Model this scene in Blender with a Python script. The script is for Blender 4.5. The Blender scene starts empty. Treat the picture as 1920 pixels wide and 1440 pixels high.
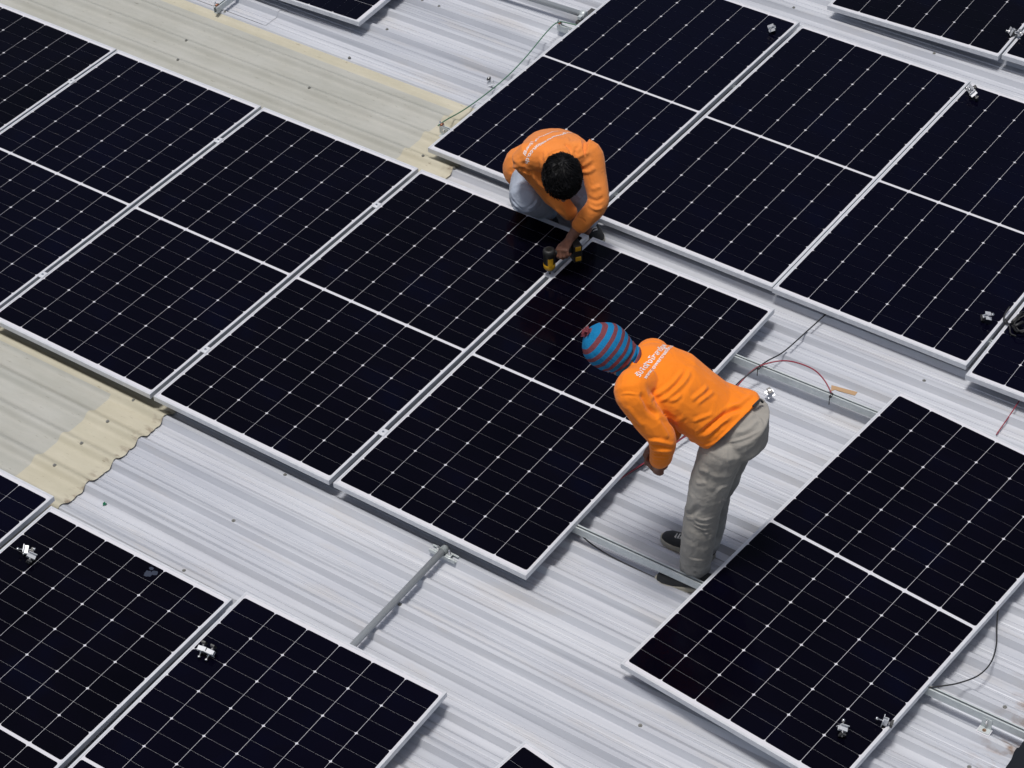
import bpy, bmesh, math, random
from mathutils import Vector, Matrix, noise
from mathutils.bvhtree import BVHTree
random.seed(7)
sc = bpy.context.scene
col = sc.collection

# ------------------------------------------------------------------ camera, sky, sun, exposure
F_PX = 4290.06
RC = Matrix(((0.819434355, 0.572026851, -0.03623008),
             (0.358533119, -0.560866836, -0.746245532),
             (-0.447192733, 0.598509543, -0.664684126)))      # rows: image right, image down, forward
CAM = Vector((5.48730738, -5.86081387, 7.68121519 + 0.142))
cd = bpy.data.cameras.new('camera')
cd.sensor_fit = 'HORIZONTAL'
cd.sensor_width = 36.0
cd.lens = F_PX / 1920 * 36.0
cd.clip_start = 0.1
cd.clip_end = 600
cam = bpy.data.objects.new('camera', cd)
col.objects.link(cam)
m = Matrix.Identity(4)
for i in range(3):
    m[i][0] = RC[0][i]
    m[i][1] = -RC[1][i]
    m[i][2] = -RC[2][i]
    m[i][3] = CAM[i]
cam.matrix_world = m
sc.camera = cam

SUN_EL, SUN_AZ = math.radians(82), math.radians(183)
w = bpy.data.worlds.new('World')
sc.world = w
w.use_nodes = True
nt = w.node_tree
sky = nt.nodes.new('ShaderNodeTexSky')
sky.sky_type = 'NISHITA'
sky.sun_disc = False
sky.sun_elevation = SUN_EL
sky.sun_rotation = SUN_AZ
sky.air_density = 1.2
sky.dust_density = 5.0
sky.ozone_density = 0.6
nt.links.new(sky.outputs[0], nt.nodes['Background'].inputs[0])
nt.nodes['Background'].inputs[1].default_value = 0.042
sd = bpy.data.lights.new('sun', 'SUN')
sd.energy = 1.5
sd.angle = math.radians(11)
sd.color = (1.0, 0.98, 0.955)
so = bpy.data.objects.new('sun', sd)
col.objects.link(so)
so.location = (0, 0, 20)
so.rotation_euler = (math.pi / 2 - SUN_EL, 0, -SUN_AZ + math.pi)
sc.view_settings.view_transform = 'Standard'
sc.view_settings.look = 'None'
sc.view_settings.exposure = 0.70
sc.view_settings.gamma = 1.0


# ------------------------------------------------------------------ measuring helpers
def ray(px, py):
    d = RC.transposed() @ Vector(((px - 960) / F_PX, (py - 720) / F_PX, 1.0))
    return d.normalized()


def at(px, py, z):
    """point of the photograph at height z above the roof pans"""
    d = ray(px, py)
    return CAM + d * ((z - CAM.z) / d.z)


# ------------------------------------------------------------------ object helpers
def mesh_obj(name, bm, mats, parent=None, smooth=False, loc=None):
    me = bpy.data.meshes.new(name)
    bm.normal_update()
    bm.to_mesh(me)
    bm.free()
    for mm in (mats if isinstance(mats, (list, tuple)) else [mats]):
        me.materials.append(mm)
    if smooth:
        for p in me.polygons:
            p.use_smooth = True
    o = bpy.data.objects.new(name, me)
    col.objects.link(o)
    if parent is not None:
        o.parent = parent
    if loc is not None:
        o.location = loc
    return o


def empty(name, loc=(0, 0, 0), rz=0.0, size=0.05):
    o = bpy.data.objects.new(name, None)
    o.empty_display_size = size
    col.objects.link(o)
    o.location = loc
    o.rotation_euler = (0, 0, rz)
    return o


def tag(o, label=None, cat=None, group=None, kind=None):
    for k, v in (('label', label), ('category', cat), ('group', group), ('kind', kind)):
        if v is not None:
            o[k] = v
    return o


def copy_tree(o, parent=None):
    kids = list(o.children)
    c = o.copy()
    col.objects.link(c)
    if parent is not None:
        c.parent = parent
    for ch in kids:
        copy_tree(ch, c)
    return c


def box(bm, x0, x1, y0, y1, z0, z1, mat=0):
    vs = [bm.verts.new(p) for p in ((x0, y0, z0), (x1, y0, z0), (x1, y1, z0), (x0, y1, z0),
                                    (x0, y0, z1), (x1, y0, z1), (x1, y1, z1), (x0, y1, z1))]
    fs = []
    for f in ((3, 2, 1, 0), (4, 5, 6, 7), (0, 1, 5, 4), (1, 2, 6, 5), (2, 3, 7, 6), (3, 0, 4, 7)):
        ff = bm.faces.new([vs[i] for i in f])
        ff.material_index = mat
        fs.append(ff)
    return vs


def bevel_all(bm, w, seg=1):
    bmesh.ops.bevel(bm, geom=list(bm.edges), offset=w, segments=seg, affect='EDGES', profile=0.5)


def prism(bm, poly, x0, x1, mat=0):
    """polygon in (y, z) run along x"""
    a = [bm.verts.new((x0, y, z)) for y, z in poly]
    b = [bm.verts.new((x1, y, z)) for y, z in poly]
    n = len(poly)
    for i in range(n):
        f = bm.faces.new((a[i], a[(i + 1) % n], b[(i + 1) % n], b[i]))
        f.material_index = mat
    f = bm.faces.new(list(reversed(a)))
    f.material_index = mat
    f = bm.faces.new(b)
    f.material_index = mat
    bmesh.ops.recalc_face_normals(bm, faces=bm.faces[:])


def frame_of(d):
    d = d.normalized()
    up = Vector((0, 0, 1)) if abs(d.z) < 0.95 else Vector((1, 0, 0))
    a = d.cross(up).normalized()
    b = a.cross(d).normalized()
    return a, b


def tube(bm, pts, r, seg=8, caps=True, mat=0):
    pts = [Vector(p) for p in pts]
    rings = []
    rr = r if isinstance(r, (list, tuple)) else [r] * len(pts)
    a = None
    for i, p in enumerate(pts):
        d = (pts[min(i + 1, len(pts) - 1)] - pts[max(i - 1, 0)])
        if a is None:
            a, b = frame_of(d)
        else:
            dn = d.normalized()
            a = (a - dn * a.dot(dn)).normalized()
            b = a.cross(dn).normalized()
        rings.append([bm.verts.new(p + (a * math.cos(t) + b * math.sin(t)) * rr[i])
                      for t in [2 * math.pi * k / seg for k in range(seg)]])
    for i in range(len(rings) - 1):
        for k in range(seg):
            f = bm.faces.new((rings[i][k], rings[i][(k + 1) % seg], rings[i + 1][(k + 1) % seg], rings[i + 1][k]))
            f.material_index = mat
            f.smooth = True
    if caps:
        f = bm.faces.new(list(reversed(rings[0])))
        f.material_index = mat
        f = bm.faces.new(rings[-1])
        f.material_index = mat
    return rings


def spline(pts, n=10):
    pts = [Vector(p) for p in pts]
    P = [pts[0] * 2 - pts[1]] + pts + [pts[-1] * 2 - pts[-2]]
    out = []
    for i in range(1, len(P) - 2):
        p0, p1, p2, p3 = P[i - 1:i + 3]
        for k in range(n):
            t = k / n
            out.append(0.5 * ((2 * p1) + (p2 - p0) * t + (2 * p0 - 5 * p1 + 4 * p2 - p3) * t * t
                              + (3 * p1 - p0 - 3 * p2 + p3) * t ** 3))
    out.append(pts[-1])
    return out


# ------------------------------------------------------------------ materials
def mat(name, base, rough=0.5, metal=0.0, spec=0.5):
    mt = bpy.data.materials.new(name)
    mt.use_nodes = True
    b = mt.node_tree.nodes['Principled BSDF']
    b.inputs['Base Color'].default_value = (*base, 1)
    b.inputs['Roughness'].default_value = rough
    b.inputs['Metallic'].default_value = metal
    b.inputs['Specular IOR Level'].default_value = spec
    return mt


def node(mt, typ, **kw):
    n = mt.node_tree.nodes.new(typ)
    for k, v in kw.items():
        setattr(n, k, v)
    return n


def noise_tex(mt, scale_xyz, scale, detail=3.0, rough=0.55, coord='Object'):
    tc = node(mt, 'ShaderNodeTexCoord')
    mp = node(mt, 'ShaderNodeMapping')
    mp.inputs['Scale'].default_value = scale_xyz
    nz = node(mt, 'ShaderNodeTexNoise')
    nz.inputs['Scale'].default_value = scale
    nz.inputs['Detail'].default_value = detail
    nz.inputs['Roughness'].default_value = rough
    lk = mt.node_tree.links
    lk.new(tc.outputs[coord], mp.inputs[0])
    lk.new(mp.outputs[0], nz.inputs['Vector'])
    return nz


def ramp(mt, src, stops):
    r = node(mt, 'ShaderNodeValToRGB')
    e = r.color_ramp.elements
    e[0].position, e[0].color = stops[0][0], (*stops[0][1], 1)
    e[1].position, e[1].color = stops[-1][0], (*stops[-1][1], 1)
    for p, c in stops[1:-1]:
        x = e.new(p)
        x.color = (*c, 1)
    mt.node_tree.links.new(src, r.inputs[0])
    return r


def mix(mt, fac, a, b, mode='MIX'):
    n = node(mt, 'ShaderNodeMix', data_type='RGBA', blend_type=mode)
    lk = mt.node_tree.links
    for s, v in ((0, fac), (6, a), (7, b)):
        if hasattr(v, 'links'):
            lk.new(v, n.inputs[s])
        elif isinstance(v, (int, float)):
            n.inputs[s].default_value = v
        else:
            n.inputs[s].default_value = (*v, 1)
    return n.outputs[2]


def set_base(mt, sock):
    mt.node_tree.links.new(sock, mt.node_tree.nodes['Principled BSDF'].inputs['Base Color'])


def add_bump(mt, src, strength, dist):
    b = node(mt, 'ShaderNodeBump')
    b.inputs['Strength'].default_value = strength
    b.inputs['Distance'].default_value = dist
    mt.node_tree.links.new(src, b.inputs['Height'])
    mt.node_tree.links.new(b.outputs[0], mt.node_tree.nodes['Principled BSDF'].inputs['Normal'])


# aluminium-zinc roof sheet: streaks along the ribs, blotches, a little brown dirt
M_ROOF = mat('roof_metal', (0.6, 0.61, 0.64), 0.42, 0.12, 0.25)
n1 = noise_tex(M_ROOF, (0.45, 24.0, 1.0), 1.6, 2.5, 0.5)
n5 = noise_tex(M_ROOF, (0.15, 2.6, 1.0), 2.0, 2.0, 0.5)
n2 = noise_tex(M_ROOF, (0.8, 1.6, 1.0), 1.3, 4.0, 0.6)
n3 = noise_tex(M_ROOF, (1.2, 7.0, 1.0), 1.1, 5.0, 0.65)
n4 = noise_tex(M_ROOF, (1.0, 1.0, 1.0), 90.0, 3.0, 0.7)
c = ramp(M_ROOF, n1.outputs[0], [(0.25, (0.43, 0.45, 0.485)), (0.45, (0.565, 0.585, 0.625)), (0.8, (0.64, 0.66, 0.70))]).outputs[0]
d = ramp(M_ROOF, n2.outputs[0], [(0.3, (0.84, 0.84, 0.86)), (0.7, (1.0, 1.0, 1.0))]).outputs[0]
c = mix(M_ROOF, 0.8, c, d, 'MULTIPLY')
c = mix(M_ROOF, 0.9, c, ramp(M_ROOF, n5.outputs[0], [(0.3, (0.82, 0.83, 0.85)), (0.6, (1, 1, 1))]).outputs[0], 'MULTIPLY')
d = ramp(M_ROOF, n3.outputs[0], [(0.54, (0, 0, 0)), (0.74, (0.42, 0.42, 0.42))]).outputs[0]
c = mix(M_ROOF, d, c, (0.50, 0.46, 0.41))
d = ramp(M_ROOF, n4.outputs[0], [(0.66, (1, 1, 1)), (0.78, (0.80, 0.78, 0.76))]).outputs[0]
c = mix(M_ROOF, 0.6, c, d, 'MULTIPLY')


def x_mask(mt, lo, hi, nzscale, strength):
    tc_ = node(mt, 'ShaderNodeTexCoord')
    sp_ = node(mt, 'ShaderNodeSeparateXYZ')
    mt.node_tree.links.new(tc_.outputs['Object'], sp_.inputs[0])
    mr = node(mt, 'ShaderNodeMapRange')
    mt.node_tree.links.new(sp_.outputs[0], mr.inputs[0])
    mr.inputs[1].default_value, mr.inputs[2].default_value = lo, hi
    nz_ = noise_tex(mt, (1.0, 2.2, 1.0), nzscale, 4, 0.6)
    rr_ = ramp(mt, nz_.outputs[0], [(0.50, (0, 0, 0)), (0.66, (strength,) * 3)])
    mu_ = node(mt, 'ShaderNodeMath', operation='MULTIPLY')
    mt.node_tree.links.new(mr.outputs[0], mu_.inputs[0])
    mt.node_tree.links.new(rr_.outputs[0], mu_.inputs[1])
    return mu_.outputs[0]


c = mix(M_ROOF, x_mask(M_ROOF, 3.22, 3.40, 7.0, 0.9), c, (0.24, 0.15, 0.095))
set_base(M_ROOF, c)
add_bump(M_ROOF, n1.outputs[0], 0.15, 0.004)

M_RUST = mat('roof_edge_rust', (0.2, 0.11, 0.06), 0.8)
nr = noise_tex(M_RUST, (1, 1, 1), 60, 4)
set_base(M_RUST, ramp(M_RUST, nr.outputs[0], [(0.3, (0.10, 0.055, 0.03)), (0.7, (0.30, 0.20, 0.13))]).outputs[0])


def fibre(name, lo, hi, stain):
    mt = mat(name, hi, 0.5, 0.0, 0.4)
    a = noise_tex(mt, (0.7, 4.0, 1), 2.2, 5, 0.6)
    b = noise_tex(mt, (7.0, 42.0, 1), 2.2, 3, 0.7)
    g = noise_tex(mt, (2.5, 2.5, 1), 1.4, 4, 0.6)
    cc = ramp(mt, a.outputs[0], [(0.3, lo), (0.7, hi)]).outputs[0]
    cc = mix(mt, 0.7, cc, ramp(mt, g.outputs[0], [(0.3, (0.88, 0.87, 0.84)), (0.7, (1, 1, 1))]).outputs[0], 'MULTIPLY')
    dd = ramp(mt, b.outputs[0], [(0.64, (0, 0, 0)), (0.71, (0.75, 0.75, 0.75))]).outputs[0]
    cc = mix(mt, dd, cc, stain)
    cc = mix(mt, x_mask(mt, -1.175, -1.125, 11.0, 0.85), cc, (0.17, 0.12, 0.085))
    set_base(mt, cc)
    return mt


M_FIB_G = fibre('fibreglass_grey', (0.37, 0.375, 0.34), (0.45, 0.45, 0.415), (0.20, 0.195, 0.16))
M_FIB_Y = fibre('fibreglass_yellowed', (0.45, 0.425, 0.325), (0.54, 0.51, 0.41), (0.24, 0.20, 0.14))
M_ALU = mat('anodised_aluminium', (0.66, 0.68, 0.71), 0.38, 0.2)
na = noise_tex(M_ALU, (1, 1, 1), 25, 3)
set_base(M_ALU, ramp(M_ALU, na.outputs[0], [(0.3, (0.58, 0.60, 0.635)), (0.7, (0.68, 0.70, 0.735))]).outputs[0])
M_BACK = mat('white_backsheet', (0.62, 0.62, 0.66), 0.3, 0.0, 0.2)
M_CELL = mat('silicon_cells', (0.001, 0.001, 0.003), 0.09, 0.0, 0.08)
nc = noise_tex(M_CELL, (1, 1, 1), 2.2, 2)
oi = node(M_CELL, 'ShaderNodeObjectInfo')
cb = ramp(M_CELL, nc.outputs[0], [(0.3, (0.0010, 0.0008, 0.0022)), (0.55, (0.0016, 0.0012, 0.0036)), (0.75, (0.0013, 0.0016, 0.0075))]).outputs[0]
cb = mix(M_CELL, oi.outputs['Random'], cb, mix(M_CELL, 0.55, cb, (0.0016, 0.0016, 0.0090)))
set_base(M_CELL, cb)
ndu = noise_tex(M_CELL, (1, 1, 1), 5.0, 5, 0.65)
rdu = ramp(M_CELL, ndu.outputs[0], [(0.35, (0.07, 0.07, 0.07)), (0.75, (0.20, 0.20, 0.20))])
M_CELL.node_tree.links.new(rdu.outputs[0], M_CELL.node_tree.nodes['Principled BSDF'].inputs['Roughness'])
M_GALV = mat('galvanised_steel', (0.55, 0.58, 0.59), 0.38, 0.25)
ng = noise_tex(M_GALV, (1, 1, 1), 45, 3)
set_base(M_GALV, ramp(M_GALV, ng.outputs[0], [(0.3, (0.50, 0.545, 0.55)), (0.7, (0.60, 0.645, 0.65))]).outputs[0])
M_PIPE = mat('conduit_steel', (0.34, 0.365, 0.385), 0.33, 0.3)
M_STEEL = mat('bright_bolt_steel', (0.75, 0.75, 0.76), 0.25, 0.9)
M_DARKST = mat('dark_steel', (0.10, 0.10, 0.10), 0.5, 0.6)
M_RUBBER = mat('black_cable', (0.016, 0.016, 0.017), 0.5)
M_RED = mat('red_cable', (0.26, 0.024, 0.045), 0.45)
M_GREEN = mat('green_cable', (0.055, 0.16, 0.095), 0.5)
M_CARD = mat('brown_card', (0.42, 0.27, 0.15), 0.85)
M_LEAF = mat('green_leaf', (0.01, 0.22, 0.11), 0.6)
M_GROUND = mat('yard_concrete', (0.16, 0.165, 0.17), 0.9)
M_SCREW = mat('screw_zinc', (0.30, 0.30, 0.28), 0.45, 0.6)
M_WASHER = mat('screw_washer', (0.10, 0.10, 0.09), 0.8)

# ------------------------------------------------------------------ the roof
PITCH = 0.1921
V0 = 0.012                                  # back crest of one rib
RIB = 0.031
PROF = [(-0.0435, 0.0), (-0.0245, RIB), (-0.001, RIB), (0.001, RIB - 0.001), (0.0315, 0.0015), (0.034, 0.0),
        (0.058, 0.0), (0.061, 0.0042), (0.066, 0.0042), (0.070, 0.0),
        (0.076, -0.0015), (0.079, 0.0), (0.098, 0.0), (0.101, 0.0042), (0.106, 0.0042), (0.110, 0.0)]


def roof_profile(va, vb):
    k0 = math.floor((va - V0) / PITCH) - 1
    k1 = math.ceil((vb - V0) / PITCH) + 1
    out = []
    for k in range(k0, k1 + 1):
        for i, (dv, z) in enumerate(PROF):
            v_ = V0 + k * PITCH + dv
            if not va <= v_ <= vb:
                continue
            if k % 4 == 0 and i < 6:              # side lap: the next sheet lies over this rib
                if i == 0:
                    out.append((v_ - 0.0004, 0.0))
                out.append((v_, z + 0.0022))
                if i == 5:
                    out.append((v_ + 0.0004, 0.0))
            else:
                out.append((v_, z))
    return out


def sheet(name, us, va, vb, dz, mats, face_mat=None, smooth_prof=0):
    pr = roof_profile(va, vb)
    if smooth_prof:
        vv = [va + (vb - va) * i / int((vb - va) / 0.008) for i in range(int((vb - va) / 0.008) + 1)]

        def zat(v):
            for (a, za), (b, zb) in zip(pr, pr[1:]):
                if a <= v <= b:
                    return za + (zb - za) * (v - a) / max(b - a, 1e-9)
            return 0.0
        raw = [zat(v) for v in vv]
        for _ in range(smooth_prof):
            raw = [(raw[max(i - 1, 0)] + 2 * raw[i] + raw[min(i + 1, len(raw) - 1)]) / 4 for i in range(len(raw))]
        pr = list(zip(vv, raw))
    bm = bmesh.new()
    rows = [[bm.verts.new((u + (0.012 * noise.noise(Vector((v * 6, 1, 0))) + 0.007 * noise.noise(Vector((v * 31, 5, 0))) if smooth_prof and u == us[-1] else 0.0), v, z + dz)) for v, z in pr] for u in us]
    for i in range(len(us) - 1):
        for j in range(len(pr) - 1):
            f = bm.faces.new((rows[i][j], rows[i + 1][j], rows[i + 1][j + 1], rows[i][j + 1]))
            f.smooth = bool(smooth_prof)
            if face_mat:
                f.material_index = face_mat((us[i] + us[i + 1]) / 2, (pr[j][0] + pr[j + 1][0]) / 2)
    return mesh_obj(name, bm, mats)


roof = sheet('roof', [-12, -6, -3, 0, 3.425], -7, 14, 0.0, M_ROOF)
tag(roof, kind='structure')
# a second course of sheeting lapped over the first beyond the skylights: its cut end shows as a thin line
lap = sheet('roof_lap', [-12, -6, -3.02], 3.085, 14, 0.0035, M_ROOF)
tag(lap, kind='structure')
bm = bmesh.new()
for x0, x1, y0, y1 in ((-150, 150, -150, 150),):
    bm.faces.new([bm.verts.new(p) for p in ((x0, y0, -4), (x1, y0, -4), (x1, y1, -4), (x0, y1, -4))])
tag(mesh_obj('ground', bm, M_GROUND), kind='structure')

us = [-12, -6, -3.9, -3.7, -2.5, -2.3, -1.455, -1.10]
fm = lambda u, v: 1 if (u > -1.455 or v > 2.985) else 0
s1 = sheet('skylight_sheet', us, 1.2, 3.075, 0.010, [M_FIB_G, M_FIB_Y], fm, 3)
tag(s1, 'yellowed translucent fibreglass roof sheet above the middle panel row', 'roof sheet', 'fibreglass skylight sheets')
fm2 = lambda u, v: 1 if (u > -1.455 or v > -0.02) else 0
s2 = sheet('skylight_sheet', us, -1.6, 1.15, 0.010, [M_FIB_G, M_FIB_Y], fm2, 3)
tag(s2, 'yellowed translucent fibreglass roof sheet below the middle panel row', 'roof sheet', 'fibreglass skylight sheets')

# ------------------------------------------------------------------ solar panels
PW, PL, PH = 1.134, 2.278, 0.030
bm = bmesh.new()
prof = [(0.028, -PH + 0.0015), (0.028, -PH), (0.0, -PH), (0.0, -0.0008), (0.0008, 0.0), (0.0105, 0.0), (0.0112, -0.0006), (0.0112, -0.0045)]
rings = []
for ins, z in prof:
    rings.append([bm.verts.new(p) for p in ((ins, ins, z), (PW - ins, ins, z), (PW - ins, PL - ins, z), (ins, PL - ins, z))])
for a, b in zip(rings, rings[1:]):
    for k in range(4):
        bm.faces.new((a[k], b[k], b[(k + 1) % 4], a[(k + 1) % 4]))
bmesh.ops.recalc_face_normals(bm, faces=bm.faces[:])
panel = empty('solar_panel', size=0.3)
p_frame = mesh_obj('frame', bm, M_ALU, panel)
bm = bmesh.new()
box(bm, 0.0108, PW - 0.0108, 0.0108, PL - 0.0108, -0.0052, -0.0022)
p_back = mesh_obj('backsheet', bm, M_BACK, panel)
bm = bmesh.new()
CW, CH = 0.182, 0.091
GU, GV, GC = 0.0018, 0.0006, 0.017
mu = (PW - 6 * CW - 5 * GU) / 2
mv = (PL - 24 * CH - 22 * GV - GC) / 2
CH_ = 0.0098
v = mv
for row in range(24):
    for ci in range(6):
        x0 = mu + ci * (CW + GU)
        x1 = x0 + CW
        y0, y1 = v, v + CH
        lo = (row % 2 == 0)                # full-cell corners are on the outer side of each pair
        cc = CH_
        if lo:
            pl = [(x0 + cc, y0), (x1 - cc, y0), (x1 - cc * 0.3, y0 + cc * 0.3), (x1, y0 + cc), (x1, y1), (x0, y1), (x0, y0 + cc), (x0 + cc * 0.3, y0 + cc * 0.3)]
        else:
            pl = [(x0, y0), (x1, y0), (x1, y1 - cc), (x1 - cc * 0.3, y1 - cc * 0.3), (x1 - cc, y1), (x0 + cc, y1), (x0 + cc * 0.3, y1 - cc * 0.3), (x0, y1 - cc)]
        bm.faces.new([bm.verts.new((x, y, -0.0016)) for x, y in pl])
    v += CH + (GC if row == 11 else GV)
p_cells = mesh_obj('solar_cells', bm, M_CELL, panel)
bm = bmesh.new()
box(bm, PW / 2 - 0.05, PW / 2 + 0.05, PL / 2 - 0.03, PL / 2 + 0.03, -0.022, -0.0055)
p_jb = mesh_obj('junction_box', bm, M_RUBBER, panel)

ZM, ZE = 0.142, 0.113
PANELS = [   # u, v, height, rotation, label, group
    (-4.6213, 0.0, ZM, -0.001, 'leftmost black solar panel of the middle row, cut off by the left photo edge', 'middle row of solar panels'),
    (-3.4733, 0.0, ZM, -0.001, 'black solar panel second from left in the middle row, beside the yellowed sheet', 'middle row of solar panels'),
    (-2.3174, 0.0, ZM, -0.001, 'black solar panel in the centre of the middle row, third from its left end', 'middle row of solar panels'),
    (-1.1600, 0.0, ZM, -0.001, 'black solar panel left of the power drill in the middle row', 'middle row of solar panels'),
    (0.0003, 0.0, ZM, -0.001, 'rightmost black solar panel of the middle row, under the striped hat', 'middle row of solar panels'),
    (-1.2777, 2.4948, ZE, -0.0099, 'black solar panel directly behind the crouching worker, beside the green cable', 'upper row of solar panels'),
    (-0.1141, 2.4668, ZE, -0.0099, 'black solar panel of the upper row, second from the green cable', 'upper row of solar panels'),
    (1.0252, 2.4481, ZE, -0.0099, 'black solar panel of the upper row with loose clamps at both ends', 'upper row of solar panels'),
    (2.1878, 2.3715, ZE, 'E4', 'black solar panel cut off by the right photo edge, under the black cable bundle', 'upper row of solar panels'),
    (-2.2033, -3.0935, ZM, 0.006, 'black solar panel corner at the left photo edge below the yellowed sheet', 'lower row of solar panels'),
    (-1.0328, -3.1420, ZM, 0.0073, 'black solar panel in the lower left with a pale smudge near its top edge', 'lower row of solar panels'),
    (0.1454, -3.0635, ZM, 0.0161, 'black solar panel in the lower left meeting the end of the steel pipe', 'lower row of solar panels'),
    (1.3920, -3.0577, ZM, -0.1292, 'black solar panel of which only a corner shows at the bottom photo edge', 'lower row of solar panels'),
    (1.7910, -0.2110, ZM, -0.0835, 'single crooked black solar panel in the lower right, behind the standing worker', None),
    (-0.0681, 5.0102, ZE, 0.0354, 'black solar panel at the top right with a loose clamp on its right edge', 'far row of solar panels'),
    (1.0752, 5.0776, ZE, 0.030, 'sliver of black solar panel in the top right corner of the photo', 'far row of solar panels'),
    (-2.4265 - 0.051 + 0.051, 3.3316, ZE, math.pi / 2 + 0.0453, 'black solar panel turned sideways at the top left, above the yellowed sheet', None),
]
E4_ROT = 0.0078
first = True
for u, vv, z, rot, lab, grp in PANELS:
    if rot == 'E4':
        rot = E4_ROT
    if first:
        o = panel
        first = False
    else:
        o = copy_tree(panel)
    o.location = (u, vv, z)
    o.rotation_euler = (0, 0, rot)
    tag(o, lab, 'solar panel', grp)


# ------------------------------------------------------------------ rails, feet, clamps, pipes
def c_poly(wd=0.024, h=0.042, t=0.002, lip=0.0075, lh=0.006):
    a = wd / 2
    return [(-a, 0), (a, 0), (a, h), (a - lip, h), (a - lip, h - lh), (a - lip + t, h - lh), (a - lip + t, h - t), (a - t, h - t),
            (a - t, t), (-a + t, t), (-a + t, h - t), (-a + lip - t, h - t), (-a + lip - t, h - lh), (-a + lip, h - lh), (-a + lip, h), (-a, h)]


def rail(label, x0, x1, v0, slope, ztop, group='mounting rails', along_v=False):
    bm = bmesh.new()
    prism(bm, c_poly(), 0, x1 - x0)
    o = mesh_obj('mounting_rail', bm, M_GALV)
    if along_v:
        o.location = (v0, x0, ztop - 0.042)
        o.rotation_euler = (0, 0, math.pi / 2 + slope)
    else:
        o.location = (x0, v0 + slope * x0, ztop - 0.042)
        o.rotation_euler = (0, 0, slope)
    tag(o, label, 'rail', group)
    return o


rail('galvanised rail in front of the worker\'s shoes, running under the middle row', -6.0, 3.56, 0.4135, 0.0068, ZM - 0.031)
rail('galvanised rail with the red cable tied to it, running under the middle row', -6.0, 3.56, 1.8735, 0.0075, ZM - 0.031)
rail('galvanised rail end with green cable, at the near left side of the upper row', -1.372, 3.5, 2.7315, -0.0099, ZE - 0.031)
rail('galvanised rail end with green cable, beside the pipe clamp at the top', -1.397, 3.5, 3.992, -0.0099, ZE - 0.031)
rail('short galvanised rail end sticking out at the top photo edge over the yellowed sheet', 3.022, 5.6, -3.339, 0.045, ZE - 0.031, along_v=True)
rail('galvanised rail hidden under the sideways panel', 3.25, 5.6, -2.62, 0.045, ZE - 0.031, along_v=True) if False else None


def foot_proto():
    root = empty('rail_foot')
    bm = bmesh.new()
    box(bm, -0.024, 0.024, -0.003, 0.0, 0.0, 0.062)
    box(bm, -0.026, 0.026, -0.034, -0.003, 0.0, 0.004)
    bevel_all(bm, 0.0006)
    mesh_obj('bracket', bm, M_GALV, root)
    bm = bmesh.new()
    box(bm, -0.030, 0.030, -0.040, 0.002, -0.003, -0.0002)
    mesh_obj('sealing_pad', bm, M_BACK, root)
    bm = bmesh.new()
    tube(bm, [(0, -0.003, 0.045), (0, -0.012, 0.045)], 0.006, 6)
    tube(bm, [(0, -0.003, 0.030), (0, -0.006, 0.030)], 0.0045, 8)
    mesh_obj('bolt', bm, M_STEEL, root)
    bm = bmesh.new()
    tube(bm, [(0, -0.020, 0.004), (0, -0.020, 0.006)], 0.009, 10)
    tube(bm, [(0, -0.020, 0.006), (0, -0.020, 0.011)], 0.005, 6)
    mesh_obj('screw', bm, M_RUST, root)
    return root


ft = foot_proto()
ft.location = (3.268, 0.4135 + 0.0068 * 3.268 - 0.0125, RIB + 0.003)
tag(ft, 'galvanised L-shaped foot holding the front rail near the rusty roof edge', 'rail foot')
f2 = copy_tree(ft)
f2.location = (-1.335, 2.7315 + 0.0099 * 1.335 - 0.0125, 0.030)
tag(f2, 'galvanised L-shaped foot at the rail end above the yellowed sheet', 'rail foot')
f3 = copy_tree(ft)
f3.location = (-1.30, 3.992 + 0.0099 * 1.3 - 0.0125, 0.030)
tag(f3, 'galvanised L-shaped foot at the rail end beside the top pipe', 'rail foot')


def mid_clamp_proto():
    root = empty('panel_clamp')
    bm = bmesh.new()
    box(bm, -0.019, 0.019, -0.024, 0.024, 0.0003, 0.0035)
    box(bm, -0.0075, -0.0045, -0.024, 0.024, -0.022, 0.0003)
    box(bm, 0.0045, 0.0075, -0.024, 0.024, -0.022, 0.0003)
    mesh_obj('clamp_plate', bm, M_ALU, root)
    bm = bmesh.new()
    tube(bm, [(0, 0, -0.03), (0, 0, 0.0036)], 0.0035, 8)
    tube(bm, [(0, 0, 0.0036), (0, 0, 0.008)], 0.0062, 12)
    mesh_obj('bolt', bm, M_STEEL, root)
    return root


mc = mid_clamp_proto()
MID = [(-1.1695, 1.873, 'flat panel clamp in the upper gap between the two panels left of the drill'),
       (-2.325, 1.876, 'flat panel clamp in the upper gap beside the yellowed sheet, second from left'),
       (-0.0115, 0.416, 'flat panel clamp in the lower part of the gap that the drill stands on'),
       (-1.1695, 0.417, 'flat panel clamp in the lower gap above the end of the yellowed sheet'),
       (-2.325, 0.414, 'flat panel clamp at the left photo edge, lowest in its gap'),
       (-3.477, 1.868, 'flat panel clamp in the upper left gap near the photo corner'),
       (-0.0115, 1.882, 'flat panel clamp being screwed down under the power drill bit')]
for i, (u, vv, lab) in enumerate(MID):
    o = mc if i == 0 else copy_tree(mc)
    o.location = (u, vv, ZM)
    tag(o, lab, 'clamp', 'clamps fixed between panels')


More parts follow.
